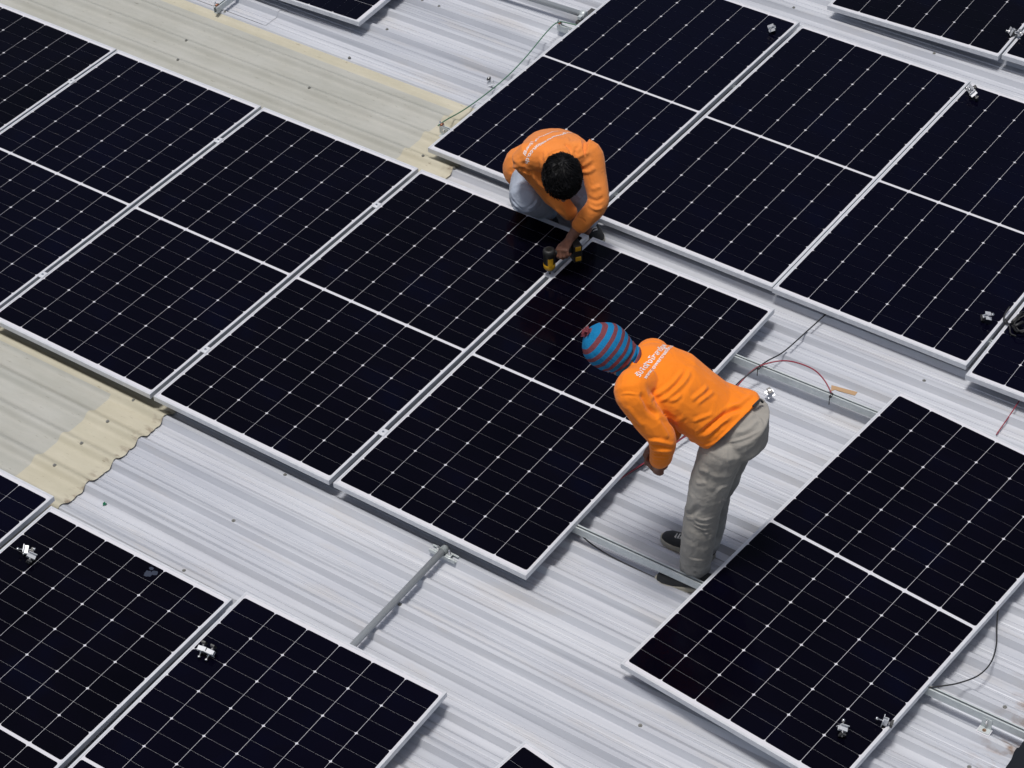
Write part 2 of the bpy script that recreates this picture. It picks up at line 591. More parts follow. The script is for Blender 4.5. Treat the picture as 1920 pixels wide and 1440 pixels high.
def loose_clamp_proto():
    """unfitted clamp: hat-shaped aluminium piece, bolt through it, slotted nut hanging on the bolt"""
    root = empty('loose_clamp')
    bm = bmesh.new()
    prism(bm, [(-0.022, 0.0), (-0.008, 0.0), (-0.008, -0.020), (0.008, -0.020), (0.008, 0.0), (0.022, 0.0), (0.022, 0.003), (0.0055, 0.003),
               (0.0055, -0.017), (-0.0055, -0.017), (-0.0055, 0.003), (-0.022, 0.003)], -0.02, 0.02)
    mesh_obj('clamp_plate', bm, M_ALU, root)
    bm = bmesh.new()
    tube(bm, [(0, 0, -0.045), (0, 0, 0.026)], 0.0033, 8)
    tube(bm, [(0, 0, 0.024), (0, 0, 0.034)], 0.0072, 10)
    mesh_obj('bolt', bm, M_STEEL, root, smooth=False)
    bm = bmesh.new()
    prism(bm, [(-0.016, 0), (0.016, 0), (0.016, 0.007), (0.008, 0.012), (-0.008, 0.012), (-0.016, 0.007)], -0.010, 0.010)
    n = mesh_obj('channel_nut', bm, M_DARKST, root)
    n.location = (0, 0, -0.043)
    n2 = mesh_obj('spring', bmesh.new(), M_STEEL, root)
    bm = bmesh.new()
    tube(bm, [(0.006 * math.cos(t * 0.9), 0.006 * math.sin(t * 0.9), -0.031 + t * 0.0005) for t in range(22)], 0.0009, 5)
    bm.to_mesh(n2.data)
    bm.free()
    return root


LOOSE = [  # px, py, surface height, tilt x, tilt y, turn, label
    (46, 1034, ZM, 80, 20, -60, 'loose clamp lying on the lower left panel, left of a matching pair'),
    (61, 1044, ZM, -70, 35, 30, 'loose clamp lying on the lower left panel, right of a matching pair'),
    (378, 1222, ZM, 118, 0, 12, 'loose clamp with bolt down, left of the pair beside a panel seam'),
    (393, 1228, ZM, 115, 0, 4, 'loose clamp with bolt down, right of the pair beside a panel seam'),
    (1580, 1367, ZM, -70, 30, 35, 'loose clamp lying on the crooked panel, left of two'),
    (1656, 1354, ZM, 5, -80, 10, 'loose clamp lying on the edge of the crooked panel, right of two'),
    (1852, 600, ZE, 40, 30, 60, 'loose clamp lying near the black cable bundle on the upper row'),
    (1446, 58, ZE, 60, -30, 20, 'loose clamp lying alone near the top corner of an upper row panel'),
    (1818, 170, ZE, 70, 20, -30, 'loose clamp lying at the top seam of the upper row, nearer the seam'),
    (1823, 180, ZE, -60, -30, 60, 'loose clamp lying at the top seam of the upper row, farther from the seam'),
    (1895, 62, ZE, 20, -70, 30, 'loose clamp on the left side of the far top right panel seam'),
    (1911, 66, ZE, 70, 30, 80, 'loose clamp on the right side of the far top right panel seam'),
    (921, 163, 0.004, 12, 160, 30, 'loose clamp lying on the bare roof beside the green cable'),
    (1443, 743, 0.012, -20, 165, 60, 'loose clamp lying on the bare roof behind the standing worker'),
]
lc = loose_clamp_proto()
for i, (px, py, zs, ax, ay, az, lab) in enumerate(LOOSE):
    o = lc if i == 0 else copy_tree(lc)
    R = Matrix.Rotation(math.radians(az), 3, 'Z') @ Matrix.Rotation(math.radians(ay), 3, 'Y') @ Matrix.Rotation(math.radians(ax), 3, 'X')
    ext = [Vector(p) for p in ((0.02, 0.022, 0), (-0.02, 0.022, 0), (0.02, -0.022, 0), (-0.02, -0.022, 0), (0.02, 0.008, -0.02), (-0.02, -0.008, -0.02),
                               (0.007, 0, 0.034), (-0.007, 0, 0.034), (0, 0.007, 0.034), (0, -0.007, 0.034), (0.01, 0.016, -0.043), (-0.01, -0.016, -0.043),
                               (0.01, -0.016, -0.043), (-0.01, 0.016, -0.043), (0, 0, -0.045))]
    low = min((R @ e).z for e in ext)
    p = at(px, py, zs + 0.015)
    o.location = (p.x, p.y, zs - low + 0.0005)
    o.rotation_euler = R.to_euler()
    tag(o, lab, 'clamp', 'loose unfitted clamps')

# steel conduit with its end clamp on a short strut
pipe = empty('steel_pipe')
a, b = at(660, 1212, 0.066), at(833, 1030, 0.066)
dv = (b - a).normalized()
bm = bmesh.new()
tube(bm, [a - dv * 1.6, b + dv * 0.02], 0.0168, 20)
mesh_obj('pipe', bm, M_PIPE, pipe)
bm = bmesh.new()
prism(bm, c_poly(0.04, 0.021, 0.0022, 0.009, 0.005), -0.075, 0.075)
st = mesh_obj('strut', bm, M_GALV, pipe)
pb = b - dv * 0.005
st.location = (pb.x, pb.y, 0.0278)
bm = bmesh.new()
pr = []
for k in range(15):
    t = math.radians(-25 + 230 * k / 14)
    pr.append(pb + Vector((math.cos(t), 0, math.sin(t))) * 0.0195)
for k in range(14):
    p0, p1 = pr[k], pr[k + 1]
    q = [bm.verts.new(x + Vector((0, s * 0.014, 0))) for x, s in ((p0, -1), (p1, -1), (p1, 1), (p0, 1))]
    bm.faces.new(q)
bmesh.ops.solidify(bm, geom=bm.faces[:], thickness=0.003)
box(bm, pb.x - 0.046, pb.x - 0.018, pb.y - 0.014, pb.y + 0.014, 0.049, 0.053)
box(bm, pb.x + 0.018, pb.x + 0.046, pb.y - 0.014, pb.y + 0.014, 0.049, 0.053)
mesh_obj('pipe_clamp', bm, M_GALV, pipe)
bm = bmesh.new()
tube(bm, [(pb.x + 0.033, pb.y, 0.05), (pb.x + 0.033, pb.y, 0.083)], 0.0045, 8)
tube(bm, [(pb.x + 0.033, pb.y, 0.055), (pb.x + 0.033, pb.y, 0.063)], 0.009, 6)
mesh_obj('bolt', bm, M_STEEL, pipe)
bm = bmesh.new()
tube(bm, [(pb.x - 0.033, pb.y, 0.05), (pb.x - 0.033, pb.y, 0.075)], 0.0045, 8)
tube(bm, [(pb.x - 0.033, pb.y, 0.055), (pb.x - 0.033, pb.y, 0.063)], 0.009, 6)
mesh_obj('bolt', bm, M_STEEL, pipe)
tag(pipe, 'grey steel pipe lying across the roof between the lower and middle rows', 'pipe', 'steel pipes')

pipe2 = empty('steel_pipe')
a, b = at(1012, 2.0, 0.085), at(1094, 27.5, 0.085)
dv = (b - a).normalized()
bm = bmesh.new()
tube(bm, [a - dv * 3.5, b], 0.0185, 20)
mesh_obj('pipe', bm, M_PIPE, pipe2)
bm = bmesh.new()
tube(bm, [b - dv * 0.016, b - dv * 0.015, b + dv * 0.016, b + dv * 0.017], [0.019, 0.027, 0.027, 0.019], 14)
box(bm, b.x - 0.012, b.x + 0.012, b.y - 0.05, b.y - 0.02, 0.075, 0.095)
mesh_obj('pipe_clamp', bm, M_GALV, pipe2)
bm = bmesh.new()
box(bm, b.x - 0.02, b.x + 0.02, b.y - 0.06, b.y + 0.12, 0.0275, 0.062)
mesh_obj('strut', bm, M_DARKST, pipe2)
tag(pipe2, 'grey steel pipe at the top photo edge ending at the upper row', 'pipe', 'steel pipes')

# small earthing lugs on the rail ends
def lug_proto():
    root = empty('earthing_lug')
    bm = bmesh.new()
    box(bm, -0.016, 0.016, -0.010, 0.010, 0.0, 0.010)
    tube(bm, [(-0.008, 0, 0.008), (-0.008, 0, 0.030)], 0.004, 8)
    tube(bm, [(-0.008, 0, 0.014), (-0.008, 0, 0.020)], 0.008, 6)
    mesh_obj('bolt', bm, M_STEEL, root)
    bm = bmesh.new()
    tube(bm, [(0.004, -0.012, 0.012), (0.004, 0.012, 0.012)], 0.007, 8)
    mesh_obj('terminal', bm, mat('copper_terminal', (0.36, 0.16, 0.10), 0.4, 0.7), root)
    return root


lug = lug_proto()
lug.location = (-1.365, 2.745, ZE - 0.031)
tag(lug, 'bolted earthing lug on the rail end above the yellowed sheet', 'earthing lug', 'earthing lugs')
l2 = copy_tree(lug)
l2.location = (-1.385, 4.006, ZE - 0.031)
tag(l2, 'bolted earthing lug on the rail end beside the top pipe clamp', 'earthing lug', 'earthing lugs')
l3 = copy_tree(lug)
l3.location = (-3.339, 3.04, ZE - 0.031)
tag(l3, 'bolted earthing lug on the rail end at the top photo edge', 'earthing lug', 'earthing lugs')


# ------------------------------------------------------------------ cables, ties, litter
def cable(name, label, pts, r, m, n=10):
    bm = bmesh.new()
    tube(bm, spline(pts, n), r, 8)
    o = mesh_obj(name, bm, m)
    tag(o, label, 'cable')
    return o


cable('earth_cable', 'thin green cable arching over the roof between two rail ends',
      [at(1100, 52, 0.088), at(1068, 44, 0.095), at(1046, 42, 0.110), at(1025, 60, 0.105), at(985, 108, 0.075), at(948, 146, 0.055),
       at(905, 181, 0.05), at(868, 207, 0.06), at(838, 224, 0.085), at(821, 236, 0.098)], 0.0036, M_GREEN)
cable('power_cable', 'long black cable running from the upper row to the red cable',
      [at(1575, 563, 0.03), at(1545, 592, 0.045), at(1512, 622, 0.045), at(1470, 659, 0.055), at(1440, 676, 0.09), at(1424, 687, 0.122), at(1402, 703, 0.11),
       at(1380, 722, 0.09), at(1340, 768, 0.06), at(1290, 812, 0.05), at(1230, 856, 0.05), at(1180, 888, 0.05), at(1150, 905, 0.06)], 0.0036, M_RUBBER)
cable('power_cable', 'red cable looping from the rail ties down to the worker\'s hands',
      [at(1559, 737, 0.118), at(1545, 712, 0.15), at(1524, 692, 0.16), at(1490, 679, 0.16), at(1460, 677, 0.14), at(1425, 686, 0.126), at(1404, 701, 0.11),
       at(1384, 722, 0.09), at(1350, 765, 0.06), at(1300, 808, 0.05), at(1276, 824, 0.05), at(1240, 850, 0.05), at(1210, 867, 0.06), at(1180, 886, 0.06), at(1160, 900, 0.07), at(1140, 915, 0.08)], 0.0036, M_RED)
cable('power_cable', 'black cable sagging on the roof in front of the worker\'s shoes',
      [at(1070, 985, 0.07), at(1085, 998, 0.06), at(1105, 1017, 0.03), at(1140, 1040, 0.02), at(1185, 1063, 0.02), at(1225, 1082, 0.012),
       at(1262, 1098, 0.010), at(1290, 1107, 0.012), at(1325, 1113, 0.02)], 0.0036, M_RUBBER)
cable('power_cable', 'black cable bowing out beside the crooked lower right panel',
      [at(1880, 1120, 0.10), at(1872, 1142, 0.10), at(1869, 1175, 0.10), at(1868, 1210, 0.10), at(1858, 1242, 0.10), at(1835, 1266, 0.105), at(1800, 1280, 0.11),
       at(1768, 1286, 0.117), at(1740, 1289, 0.117), at(1715, 1292, 0.105)], 0.0034, M_RUBBER)
cable('power_cable', 'short straight red cable hanging out under the right end of the upper row',
      [at(1925, 728, 0.07), at(1912, 750, 0.05), at(1891, 782, 0.03), at(1868, 815, 0.012)], 0.0032, M_RED)


def tie(label, px, py, z, tail, lean=0.0):
    p = at(px, py, z)
    bm = bmesh.new()
    loop = [p + Vector((lean * math.sin(t), 0.016 * math.cos(t), 0.011 * math.sin(t) - 0.002)) for t in [2 * math.pi * k / 16 for k in range(17)]]
    tube(bm, loop, 0.0022, 6)
    tube(bm, spline([p + Vector((0, -0.016, 0.0)), p + Vector((0.0, -0.019, -0.018)), p + Vector((-0.001, -0.018, -tail))], 6), 0.0024, 6)
    box(bm, p.x - 0.004, p.x + 0.004, p.y - 0.020, p.y - 0.011, p.z - 0.004, p.z + 0.008)
    o = mesh_obj('cable_tie', bm, M_RUBBER)
    tag(o, label, 'cable tie', 'cable ties on the rail')


tie('black cable tie holding black and red cables together on the rail', 1424, 688, ZM - 0.022, 0.045)
tie('black cable tie at the red cable end, next to the brown card', 1559, 741, ZM - 0.022, 0.05)

# loops of black cable hanging over the right-hand panel gap
bm = bmesh.new()
ctr = at(1922, 606, ZE + 0.012)
for k in range(3):
    pts = []
    ph = random.uniform(0, 6)
    for j in range(19):
        t = 2 * math.pi * j / 18
        pts.append(ctr + Vector(((0.05 + 0.012 * math.sin(3 * t + ph)) * math.cos(t) + 0.03 * (k - 1) * 0.4,
                                 (0.075 + 0.015 * math.cos(2 * t + ph)) * math.sin(t) - 0.02 * k * 0.5,
                                 0.006 + 0.008 * k + 0.01 * math.sin(2 * t + ph))))
    tube(bm, pts, 0.0038, 8)
tube(bm, spline([at(1893, 575, ZE + 0.03), at(1883, 592, ZE + 0.012), at(1884, 606, ZE + 0.006), at(1896, 606, ZE + 0.02), at(1912, 598, ZE + 0.03)], 8), 0.004, 8)
tube(bm, spline([at(1885, 598, ZE + 0.02), at(1893, 612, ZE + 0.015), at(1895, 625, ZE + 0.008), at(1905, 630, ZE + 0.01)], 8), 0.004, 8)
bundle = mesh_obj('cable_bundle', bm, M_RUBBER)
tag(bundle, 'coiled black cable bundle hanging over the panel gap at the right photo edge', 'cable')
bm = bmesh.new()
tube(bm, [at(1898, 604, ZE + 0.035), at(1915, 588, ZE + 0.035)], 0.009, 8)
tube(bm, [at(1902, 612, ZE + 0.03), at(1918, 604, ZE + 0.03)], 0.009, 8)
plug = mesh_obj('plug', bm, M_RUBBER, bundle)

# torn strip of brown card stuck upright on the rail
bm = bmesh.new()
c0, c1, c2, c3 = at(1559, 722, ZM - 0.024), at(1608, 735, ZM - 0.024), at(1603, 741.5, ZM - 0.028), at(1572, 733, ZM - 0.028)
c4, c5 = at(1566, 730.5, ZM - 0.026), at(1558, 733, ZM - 0.028)
top = [Vector(x) for x in (c0, c1, c2, c3, c4, c5)]
vt = [bm.verts.new(x) for x in top]
vb = [bm.verts.new(x - Vector((0, 0, 0.0025))) for x in top]
bm.faces.new(list(reversed(vt)))
bm.faces.new(vb)
for i in range(6):
    bm.faces.new((vt[i], vt[(i + 1) % 6], vb[(i + 1) % 6], vb[i]))
bmesh.ops.recalc_face_normals(bm, faces=bm.faces[:])
tag(mesh_obj('card_strip', bm, M_CARD), 'torn strip of brown card lying on the rail behind the standing worker', 'card')

p = at(197, 945, 0.003)
bm = bmesh.new()
vs = [bm.verts.new(p + Vector(q)) for q in ((0.0, -0.016, 0.002), (0.010, -0.004, 0.006), (0.008, 0.008, 0.004), (0, 0.005, 0.002), (-0.009, 0.009, 0.005), (-0.011, -0.003, 0.004))]
bm.faces.new(vs)
bmesh.ops.solidify(bm, geom=bm.faces[:], thickness=0.0012)
tag(mesh_obj('leaf', bm, M_LEAF), 'tiny green leaf on the roof below the yellowed sheet end', 'leaf')

# pale smudge on the lower left panel
bm = bmesh.new()
for (cx, cy, rr) in ((278, 1076, 0.020), (290, 1074, 0.014), (284, 1066, 0.010)):
    q = at(cx, cy, ZM - 0.0012)
    ring = []
    for k in range(18):
        t = 2 * math.pi * k / 18
        r_ = rr * (0.75 + 0.4 * random.random())
        ring.append(bm.verts.new(q + Vector((math.cos(t) * r_ * 1.2, math.sin(t) * r_, 0.0001 * random.random()))))
    bm.faces.new(ring)
sm = mesh_obj('smudge', bm, mat('dried_smudge', (0.018, 0.026, 0.05), 0.7))
F1 = [o for o in bpy.data.objects if o.get('label', '').startswith('black solar panel in the lower left with')][0]
sm.parent = F1
bpy.context.view_layer.update()
sm.matrix_parent_inverse = F1.matrix_world.inverted()

# roof screws
def screw_proto():
    bm = bmesh.new()
    tube(bm, [(0, 0, -0.001), (0, 0, 0.0022)], 0.0095, 12, mat=1)
    tube(bm, [(0, 0, 0.002), (0, 0, 0.0035)], 0.008, 12, mat=0)
    tube(bm, [(0, 0, 0.0035), (0, 0, 0.009)], 0.0045, 6, mat=0)
    return mesh_obj('roof_screw', bm, [M_SCREW, M_WASHER])


def roof_z(v):
    k = (v - V0) / PITCH
    dvv = (k - math.floor(k)) * PITCH
    if dvv > PITCH - 0.05:
        dvv -= PITCH
    pr = PROF
    for (a, za), (b, zb) in zip(pr, pr[1:]):
        if a <= dvv <= b:
            return za + (zb - za) * (dvv - a) / (b - a)
    return 0.0


SCREWS_M = [(434, 980), (343, 1072), (747, 1136), (1200, 1361), (1886, 1323), (1821, 1433), (1732, 715), (532, 893), (717, 62), (784, 7), (413, 29),
            (448, 3), (1479, 23), (1743, 109), (836, 2)]
SCREWS_Y = [(247, 756), (197, 797), (149, 837), (100, 877), (789, 298), (837, 330), (647, 117), (341, 84), (315, 128), (575, 171), (124, 2)]
sp = screw_proto()
k = 0
for lst, dz, lab, grp in ((SCREWS_M, 0.0, 'small hex roof screw with washer on the bare metal roof', 'screws in the metal roof'),
                          (SCREWS_Y, 0.010, 'small hex roof screw with washer in the yellowed fibreglass sheet', 'screws in the fibreglass sheets')):
    for px, py in lst:
        o = sp if k == 0 else sp.copy()
        if k:
            col.objects.link(o)
        k += 1
        p = at(px, py, RIB)
        # the screws sit on rib tops
        kk = round((p.y + 0.0125 - V0) / PITCH)
        p.y = V0 + kk * PITCH - 0.0125
        o.location = (p.x, p.y, RIB + dz)
        if dz:
            o.location.z = RIB * 0.93 + dz
        tag(o, lab, 'screw', grp)


# ------------------------------------------------------------------ people
import numpy as np

M_SKIN = mat('skin', (0.205, 0.092, 0.058), 0.5)
nsk = noise_tex(M_SKIN, (1, 1, 1), 40, 3)
set_base(M_SKIN, ramp(M_SKIN, nsk.outputs[0], [(0.3, (0.175, 0.076, 0.047)), (0.7, (0.235, 0.108, 0.068))]).outputs[0])


def cloth(name, base, var=0.12, weave=260.0, rough=0.85, wear=None):
    mt = mat(name, base, rough, 0.0, 0.2)
    a = noise_tex(mt, (1, 1, 1), 9.0, 4)
    b_ = noise_tex(mt, (1, 1, 1), weave, 2)
    lo = tuple(x * (1 - var) for x in base)
    hi = tuple(min(1, x * (1 + var)) for x in base)
    cc = ramp(mt, a.outputs[0], [(0.3, lo), (0.7, hi)]).outputs[0]
    if wear:
        g = noise_tex(mt, (1, 1, 1), 4.0, 5)
        f = ramp(mt, g.outputs[0], [(0.5, (0, 0, 0)), (0.75, (0.6, 0.6, 0.6))]).outputs[0]
        cc = mix(mt, f, cc, wear)
    set_base(mt, cc)
    cr = noise_tex(mt, (1, 1, 1), 16.0, 4, 0.55)
    cr.inputs['Distortion'].default_value = 1.6
    bp = node(mt, 'ShaderNodeBump')
    bp.inputs['Strength'].default_value = 0.35
    bp.inputs['Distance'].default_value = 0.012
    mt.node_tree.links.new(cr.outputs[0], bp.inputs['Height'])
    add_bump(mt, b_.outputs[0], 0.25, 0.002)
    mt.node_tree.links.new(bp.outputs[0], [n_ for n_ in mt.node_tree.nodes if n_.type == 'BUMP' and n_ != bp][0].inputs['Normal'])
    mt.node_tree.nodes['Principled BSDF'].inputs['Sheen Weight'].default_value = 0.15
    return mt


M_ORANGE = cloth('orange_jersey', (0.92, 0.235, 0.012), 0.05)
M_ORANGE2 = cloth('faded_orange_jersey', (0.80, 0.245, 0.045), 0.07, wear=(0.72, 0.27, 0.08))
M_KHAKI = cloth('grey_khaki_cotton', (0.33, 0.312, 0.28), 0.10, wear=(0.40, 0.385, 0.355))
M_JEANS = cloth('pale_blue_denim', (0.34, 0.385, 0.47), 0.12, wear=(0.47, 0.52, 0.61))
M_PRINT = mat('white_shirt_print', (0.78, 0.74, 0.72), 0.7)
M_HAIR = mat('black_hair', (0.004, 0.004, 0.005), 0.5, 0.0, 0.15)
M_CANVAS = cloth('charcoal_canvas', (0.028, 0.030, 0.032), 0.2)
M_SOLE = mat('cream_rubber', (0.42, 0.40, 0.33), 0.7)
M_LACE = mat('white_lace', (0.62, 0.61, 0.57), 0.8)


def V(*a):
    return Vector(a)


def ring_of(bm, c, lat, dep, rl, rd, seg=18):
    return [bm.verts.new(c + lat * (rl * math.cos(t)) + dep * (rd * math.sin(t))) for t in [2 * math.pi * k / seg for k in range(seg)]]


def loft(bm, st, seg=18):
    """closed tube through stations (centre, lateral axis, radius lateral, radius depth); rounded ends"""
    st = [(Vector(c), Vector(l).normalized(), rl, rd) for c, l, rl, rd in st]
    out = []
    n = len(st)
    dirs = [(st[min(i + 1, n - 1)][0] - st[max(i - 1, 0)][0]).normalized() for i in range(n)]
    rings = []

    def add(c, l, rl, rd, d):
        l2 = (l - d * l.dot(d)).normalized()
        rings.append(ring_of(bm, c, l2, d.cross(l2).normalized(), rl, rd, seg))
    c, l, rl, rd = st[0]
    r_ = min(rl, rd)
    for f in (0.97, 0.7):
        s_ = math.sqrt(max(0, 1 - f * f))
        add(c - dirs[0] * r_ * f * 0.6, l, rl * s_, rd * s_, dirs[0])
    for i in range(n):
        c, l, rl, rd = st[i]
        add(c, l, rl, rd, dirs[i])
    r_ = min(rl, rd)
    for f in (0.7, 0.97):
        s_ = math.sqrt(max(0, 1 - f * f))
        add(c + dirs[-1] * r_ * f * 0.6, l, rl * s_, rd * s_, dirs[-1])
    for a, b in zip(rings, rings[1:]):
        for k in range(seg):
            bm.faces.new((a[k], a[(k + 1) % seg], b[(k + 1) % seg], b[k]))
    bm.faces.new(list(reversed(rings[0])))
    bm.faces.new(rings[-1])


def limb(bm, pts, radii, lat=None, flat=1.0, seg=14, n=5):
    """smooth tapered limb through the joints"""
    P = spline(pts, n)
    R = []
    m_ = len(radii) - 1
    for i in range(len(P)):
        t = i / (len(P) - 1) * m_
        k = min(int(t), m_ - 1)
        f = t - k
        f = f * f * (3 - 2 * f)
        R.append(radii[k] * (1 - f) + radii[k + 1] * f)
    if lat is None:
        lat = frame_of(P[-1] - P[0])[0]
    loft(bm, [(p, lat, r_, r_ * flat) for p, r_ in zip(P, R)], seg)


def ball(bm, c, r, sx=1, sy=1, sz=1, seg=14):
    res = bmesh.ops.create_uvsphere(bm, u_segments=seg, v_segments=seg - 4, radius=r)
    for vx in res['verts']:
        vx.co = Vector((vx.co.x * sx, vx.co.y * sy, vx.co.z * sz)) + Vector(c)
    return res['verts']


def fuse(bm, voxel, smooth_it):
    me = bpy.data.meshes.new('tmp')
    bmesh.ops.recalc_face_normals(bm, faces=bm.faces[:])
    bm.to_mesh(me)
    bm.free()
    o = bpy.data.objects.new('tmp', me)
    col.objects.link(o)
    md = o.modifiers.new('r', 'REMESH')
    md.mode = 'VOXEL'
    md.voxel_size = voxel
    md.use_smooth_shade = True
    s_ = o.modifiers.new('s', 'SMOOTH')
    s_.factor = 0.5
    s_.iterations = smooth_it
    dg = bpy.context.evaluated_depsgraph_get()
    me2 = bpy.data.meshes.new_from_object(o.evaluated_get(dg))
    bpy.data.objects.remove(o)
    bpy.data.meshes.remove(me)
    for p in me2.polygons:
        p.use_smooth = True
    return me2


def as_obj(name, me, m, parent=None):
    me.name = name
    me.materials.clear()
    me.materials.append(m)
    o = bpy.data.objects.new(name, me)
    col.objects.link(o)
    if parent is not None:
        o.parent = parent
    return o


def bvh_of(me):
    bm = bmesh.new()
    bm.from_mesh(me)
    t = BVHTree.FromBMesh(bm)
    bm.free()
    return t


def hit(tree, px, py):
    h = tree.ray_cast(CAM, ray(px, py))
    return h[0], h[1]


def arr(me):
    n = len(me.vertices)
    co = np.empty(n * 3)
    me.vertices.foreach_get('co', co)
    no = np.empty(n * 3)
    me.vertices.foreach_get('normal', no)
    return co.reshape(-1, 3), no.reshape(-1, 3)


def put(me, co):
    me.vertices.foreach_set('co', co.ravel())
    me.update()


def folds(me, strokes):
    """strokes measured on the cloth: (points in the photo, height, width); laid into the real surface"""
    tree = bvh_of(me)
    co, no = arr(me)
    disp = np.zeros(len(co))
    for pts, amp, wd in strokes:
        amp, wd = amp * 1.0, wd * 1.0
        P = [hit(tree, x, y)[0] for x, y in pts]
        P = [p for p in P if p is not None]
        if len(P) < 2:
            continue
        Q = np.array([tuple(q) for q in spline(P, 6)])
        L = len(Q) - 1
        best = np.full(len(co), 1e9)
        tt = np.zeros(len(co))
        for i in range(L):
            a, b = Q[i], Q[i + 1]
            ab = b - a
            u = np.clip(((co - a) @ ab) / max(ab @ ab, 1e-12), 0, 1)
            dd = np.linalg.norm(co - (a + u[:, None] * ab), axis=1)
            mk = dd < best
            best[mk] = dd[mk]
            tt[mk] = (i + u[mk]) / L
        tp = np.clip(np.minimum(tt, 1 - tt) * 5, 0.0, 1) ** 0.7
        # a sharp crest with a shallow hollow beside it
        x = best / wd
        disp += amp * tp * (np.exp(-x * x) - 0.22 * np.exp(-((x - 1.8) / 0.9) ** 2))
    put(me, co + no * disp[:, None])
    relax(me, 1)


def relax(me, n):
    bm = bmesh.new()
    bm.from_mesh(me)
    for _ in range(n):
        bmesh.ops.smooth_vert(bm, verts=bm.verts[:], factor=0.5, use_axis_x=True, use_axis_y=True, use_axis_z=True)
    bm.to_mesh(me)
    bm.free()


def rumple(me, amp, freq, stretch=(1, 1, 1), seed=0.0, mask=None):
    co, no = arr(me)
    d_ = np.zeros(len(co))
    for i, c in enumerate(co):
        q = Vector((c[0] * stretch[0] * freq + seed, c[1] * stretch[1] * freq, c[2] * stretch[2] * freq))
        a = noise.noise(q)
        b = noise.noise(q * 2.3 + Vector((7, 3, 1)))
        d_[i] = (1 - abs(a) * 2.0) * 0.6 + b * 0.4 - 0.3
    if mask is not None:
        d_ *= mask(co)
    put(me, co + no * (amp * d_)[:, None])


def hand(bm, wrist, pdir, back, side, length=0.175, curl=(35, 45, 30), thumb_curl=20, spread=4, thumb_out=45):
    """palm and five fingers; back = normal of the back of the hand, side = +1 thumb towards pdir x back"""
    x = pdir.normalized()
    z_ = (back - x * back.dot(x)).normalized()
    y = x.cross(z_) * side                 # towards the thumb
    pl = length * 0.52
    loft(bm, [(wrist - x * 0.02, y, 0.026, 0.019), (wrist + x * 0.012, y, 0.028, 0.019), (wrist + x * pl * 0.5, y, 0.037, 0.016), (wrist + x * pl, y, 0.040, 0.0135)], 12)
    lens = (0.92, 1.0, 0.94, 0.74)
    for i in range(4):
        off = (1.5 - i) * 0.0205
        base = wrist + x * (pl * (0.97 - 0.035 * abs(i - 1))) + y * off
        sp_ = math.radians((1.5 - i) * spread)
        d_ = (x * math.cos(sp_) + y * math.sin(sp_)).normalized()
        p = [base - d_ * 0.012, base]
        ang = 0.0
        fl = length * 0.47 * lens[i]
        for seg_l, cdeg in zip((0.46, 0.31, 0.23), curl):
            ang += math.radians(cdeg * (1 + 0.06 * i))
            dd = d_ * math.cos(ang) - z_ * math.sin(ang)
            p.append(p[-1] + dd * fl * seg_l)
        rr = (0.0095, 0.0095, 0.0088, 0.0080, 0.0062)
        for k in range(len(p) - 1):
            limb(bm, [p[k], p[k + 1]], [rr[k], rr[k + 1]], seg=8, n=2)
    tb = wrist + x * pl * 0.28 + y * 0.024 - z_ * 0.004
    a = math.radians(thumb_out)
    d_ = (x * math.cos(a) + y * math.sin(a) - z_ * 0.35).normalized()
    p = [tb - d_ * 0.01, tb + d_ * 0.038]
    a2 = a - math.radians(thumb_curl)
    d2 = (x * math.cos(a2) + y * math.sin(a2) - z_ * 0.55).normalized()
    p.append(p[-1] + d2 * 0.032)
    d3 = (x * math.cos(a2 - 0.3) + y * math.sin(a2 - 0.3) - z_ * 0.75).normalized()
    p.append(p[-1] + d3 * 0.024)
    rr = (0.0135, 0.011, 0.0095, 0.0072)
    for k in range(3):
        limb(bm, [p[k], p[k + 1]], [rr[k], rr[k + 1]], seg=8, n=2)


def head(bm, c, up, fwd):
    """skull, jaw, brow, nose, lips, ears; c = centre of the skull"""
    up = up.normalized()
    fwd = (fwd - up * fwd.dot(up)).normalized()
    lat = up.cross(fwd).normalized()
    P = lambda f, u, l=0.0: c + fwd * f + up * u + lat * l
    loft(bm, [(P(0.030, -0.125), lat, 0.030, 0.030), (P(0.022, -0.105), lat, 0.050, 0.058), (P(0.010, -0.065), lat, 0.062, 0.080),
              (P(0.002, -0.02), lat, 0.072, 0.092), (P(-0.003, 0.03), lat, 0.074, 0.095), (P(-0.004, 0.07), lat, 0.062, 0.080), (P(-0.003, 0.10), lat, 0.036, 0.046)], 20)
    limb(bm, [P(0.088, 0.012), P(0.104, -0.028), P(0.098, -0.038)], [0.009, 0.014, 0.011], seg=8)          # nose
    limb(bm, [P(0.084, 0.020, -0.045), P(0.092, 0.022, 0.0), P(0.084, 0.020, 0.045)], [0.009, 0.010, 0.009], seg=8)   # brow
    limb(bm, [P(0.083, -0.066, -0.022), P(0.090, -0.067, 0.0), P(0.083, -0.066, 0.022)], [0.006, 0.009, 0.006], seg=8)   # mouth
    limb(bm, [P(0.070, -0.100, 0.0), P(0.078, -0.106, 0.0)], [0.020, 0.014], seg=8)                          # chin
    for s_ in (-1, 1):
        limb(bm, [P(-0.004, 0.018, 0.076 * s_), P(-0.012, 0.006, 0.083 * s_), P(-0.008, -0.028, 0.078 * s_)], [0.008, 0.011, 0.007], seg=8)


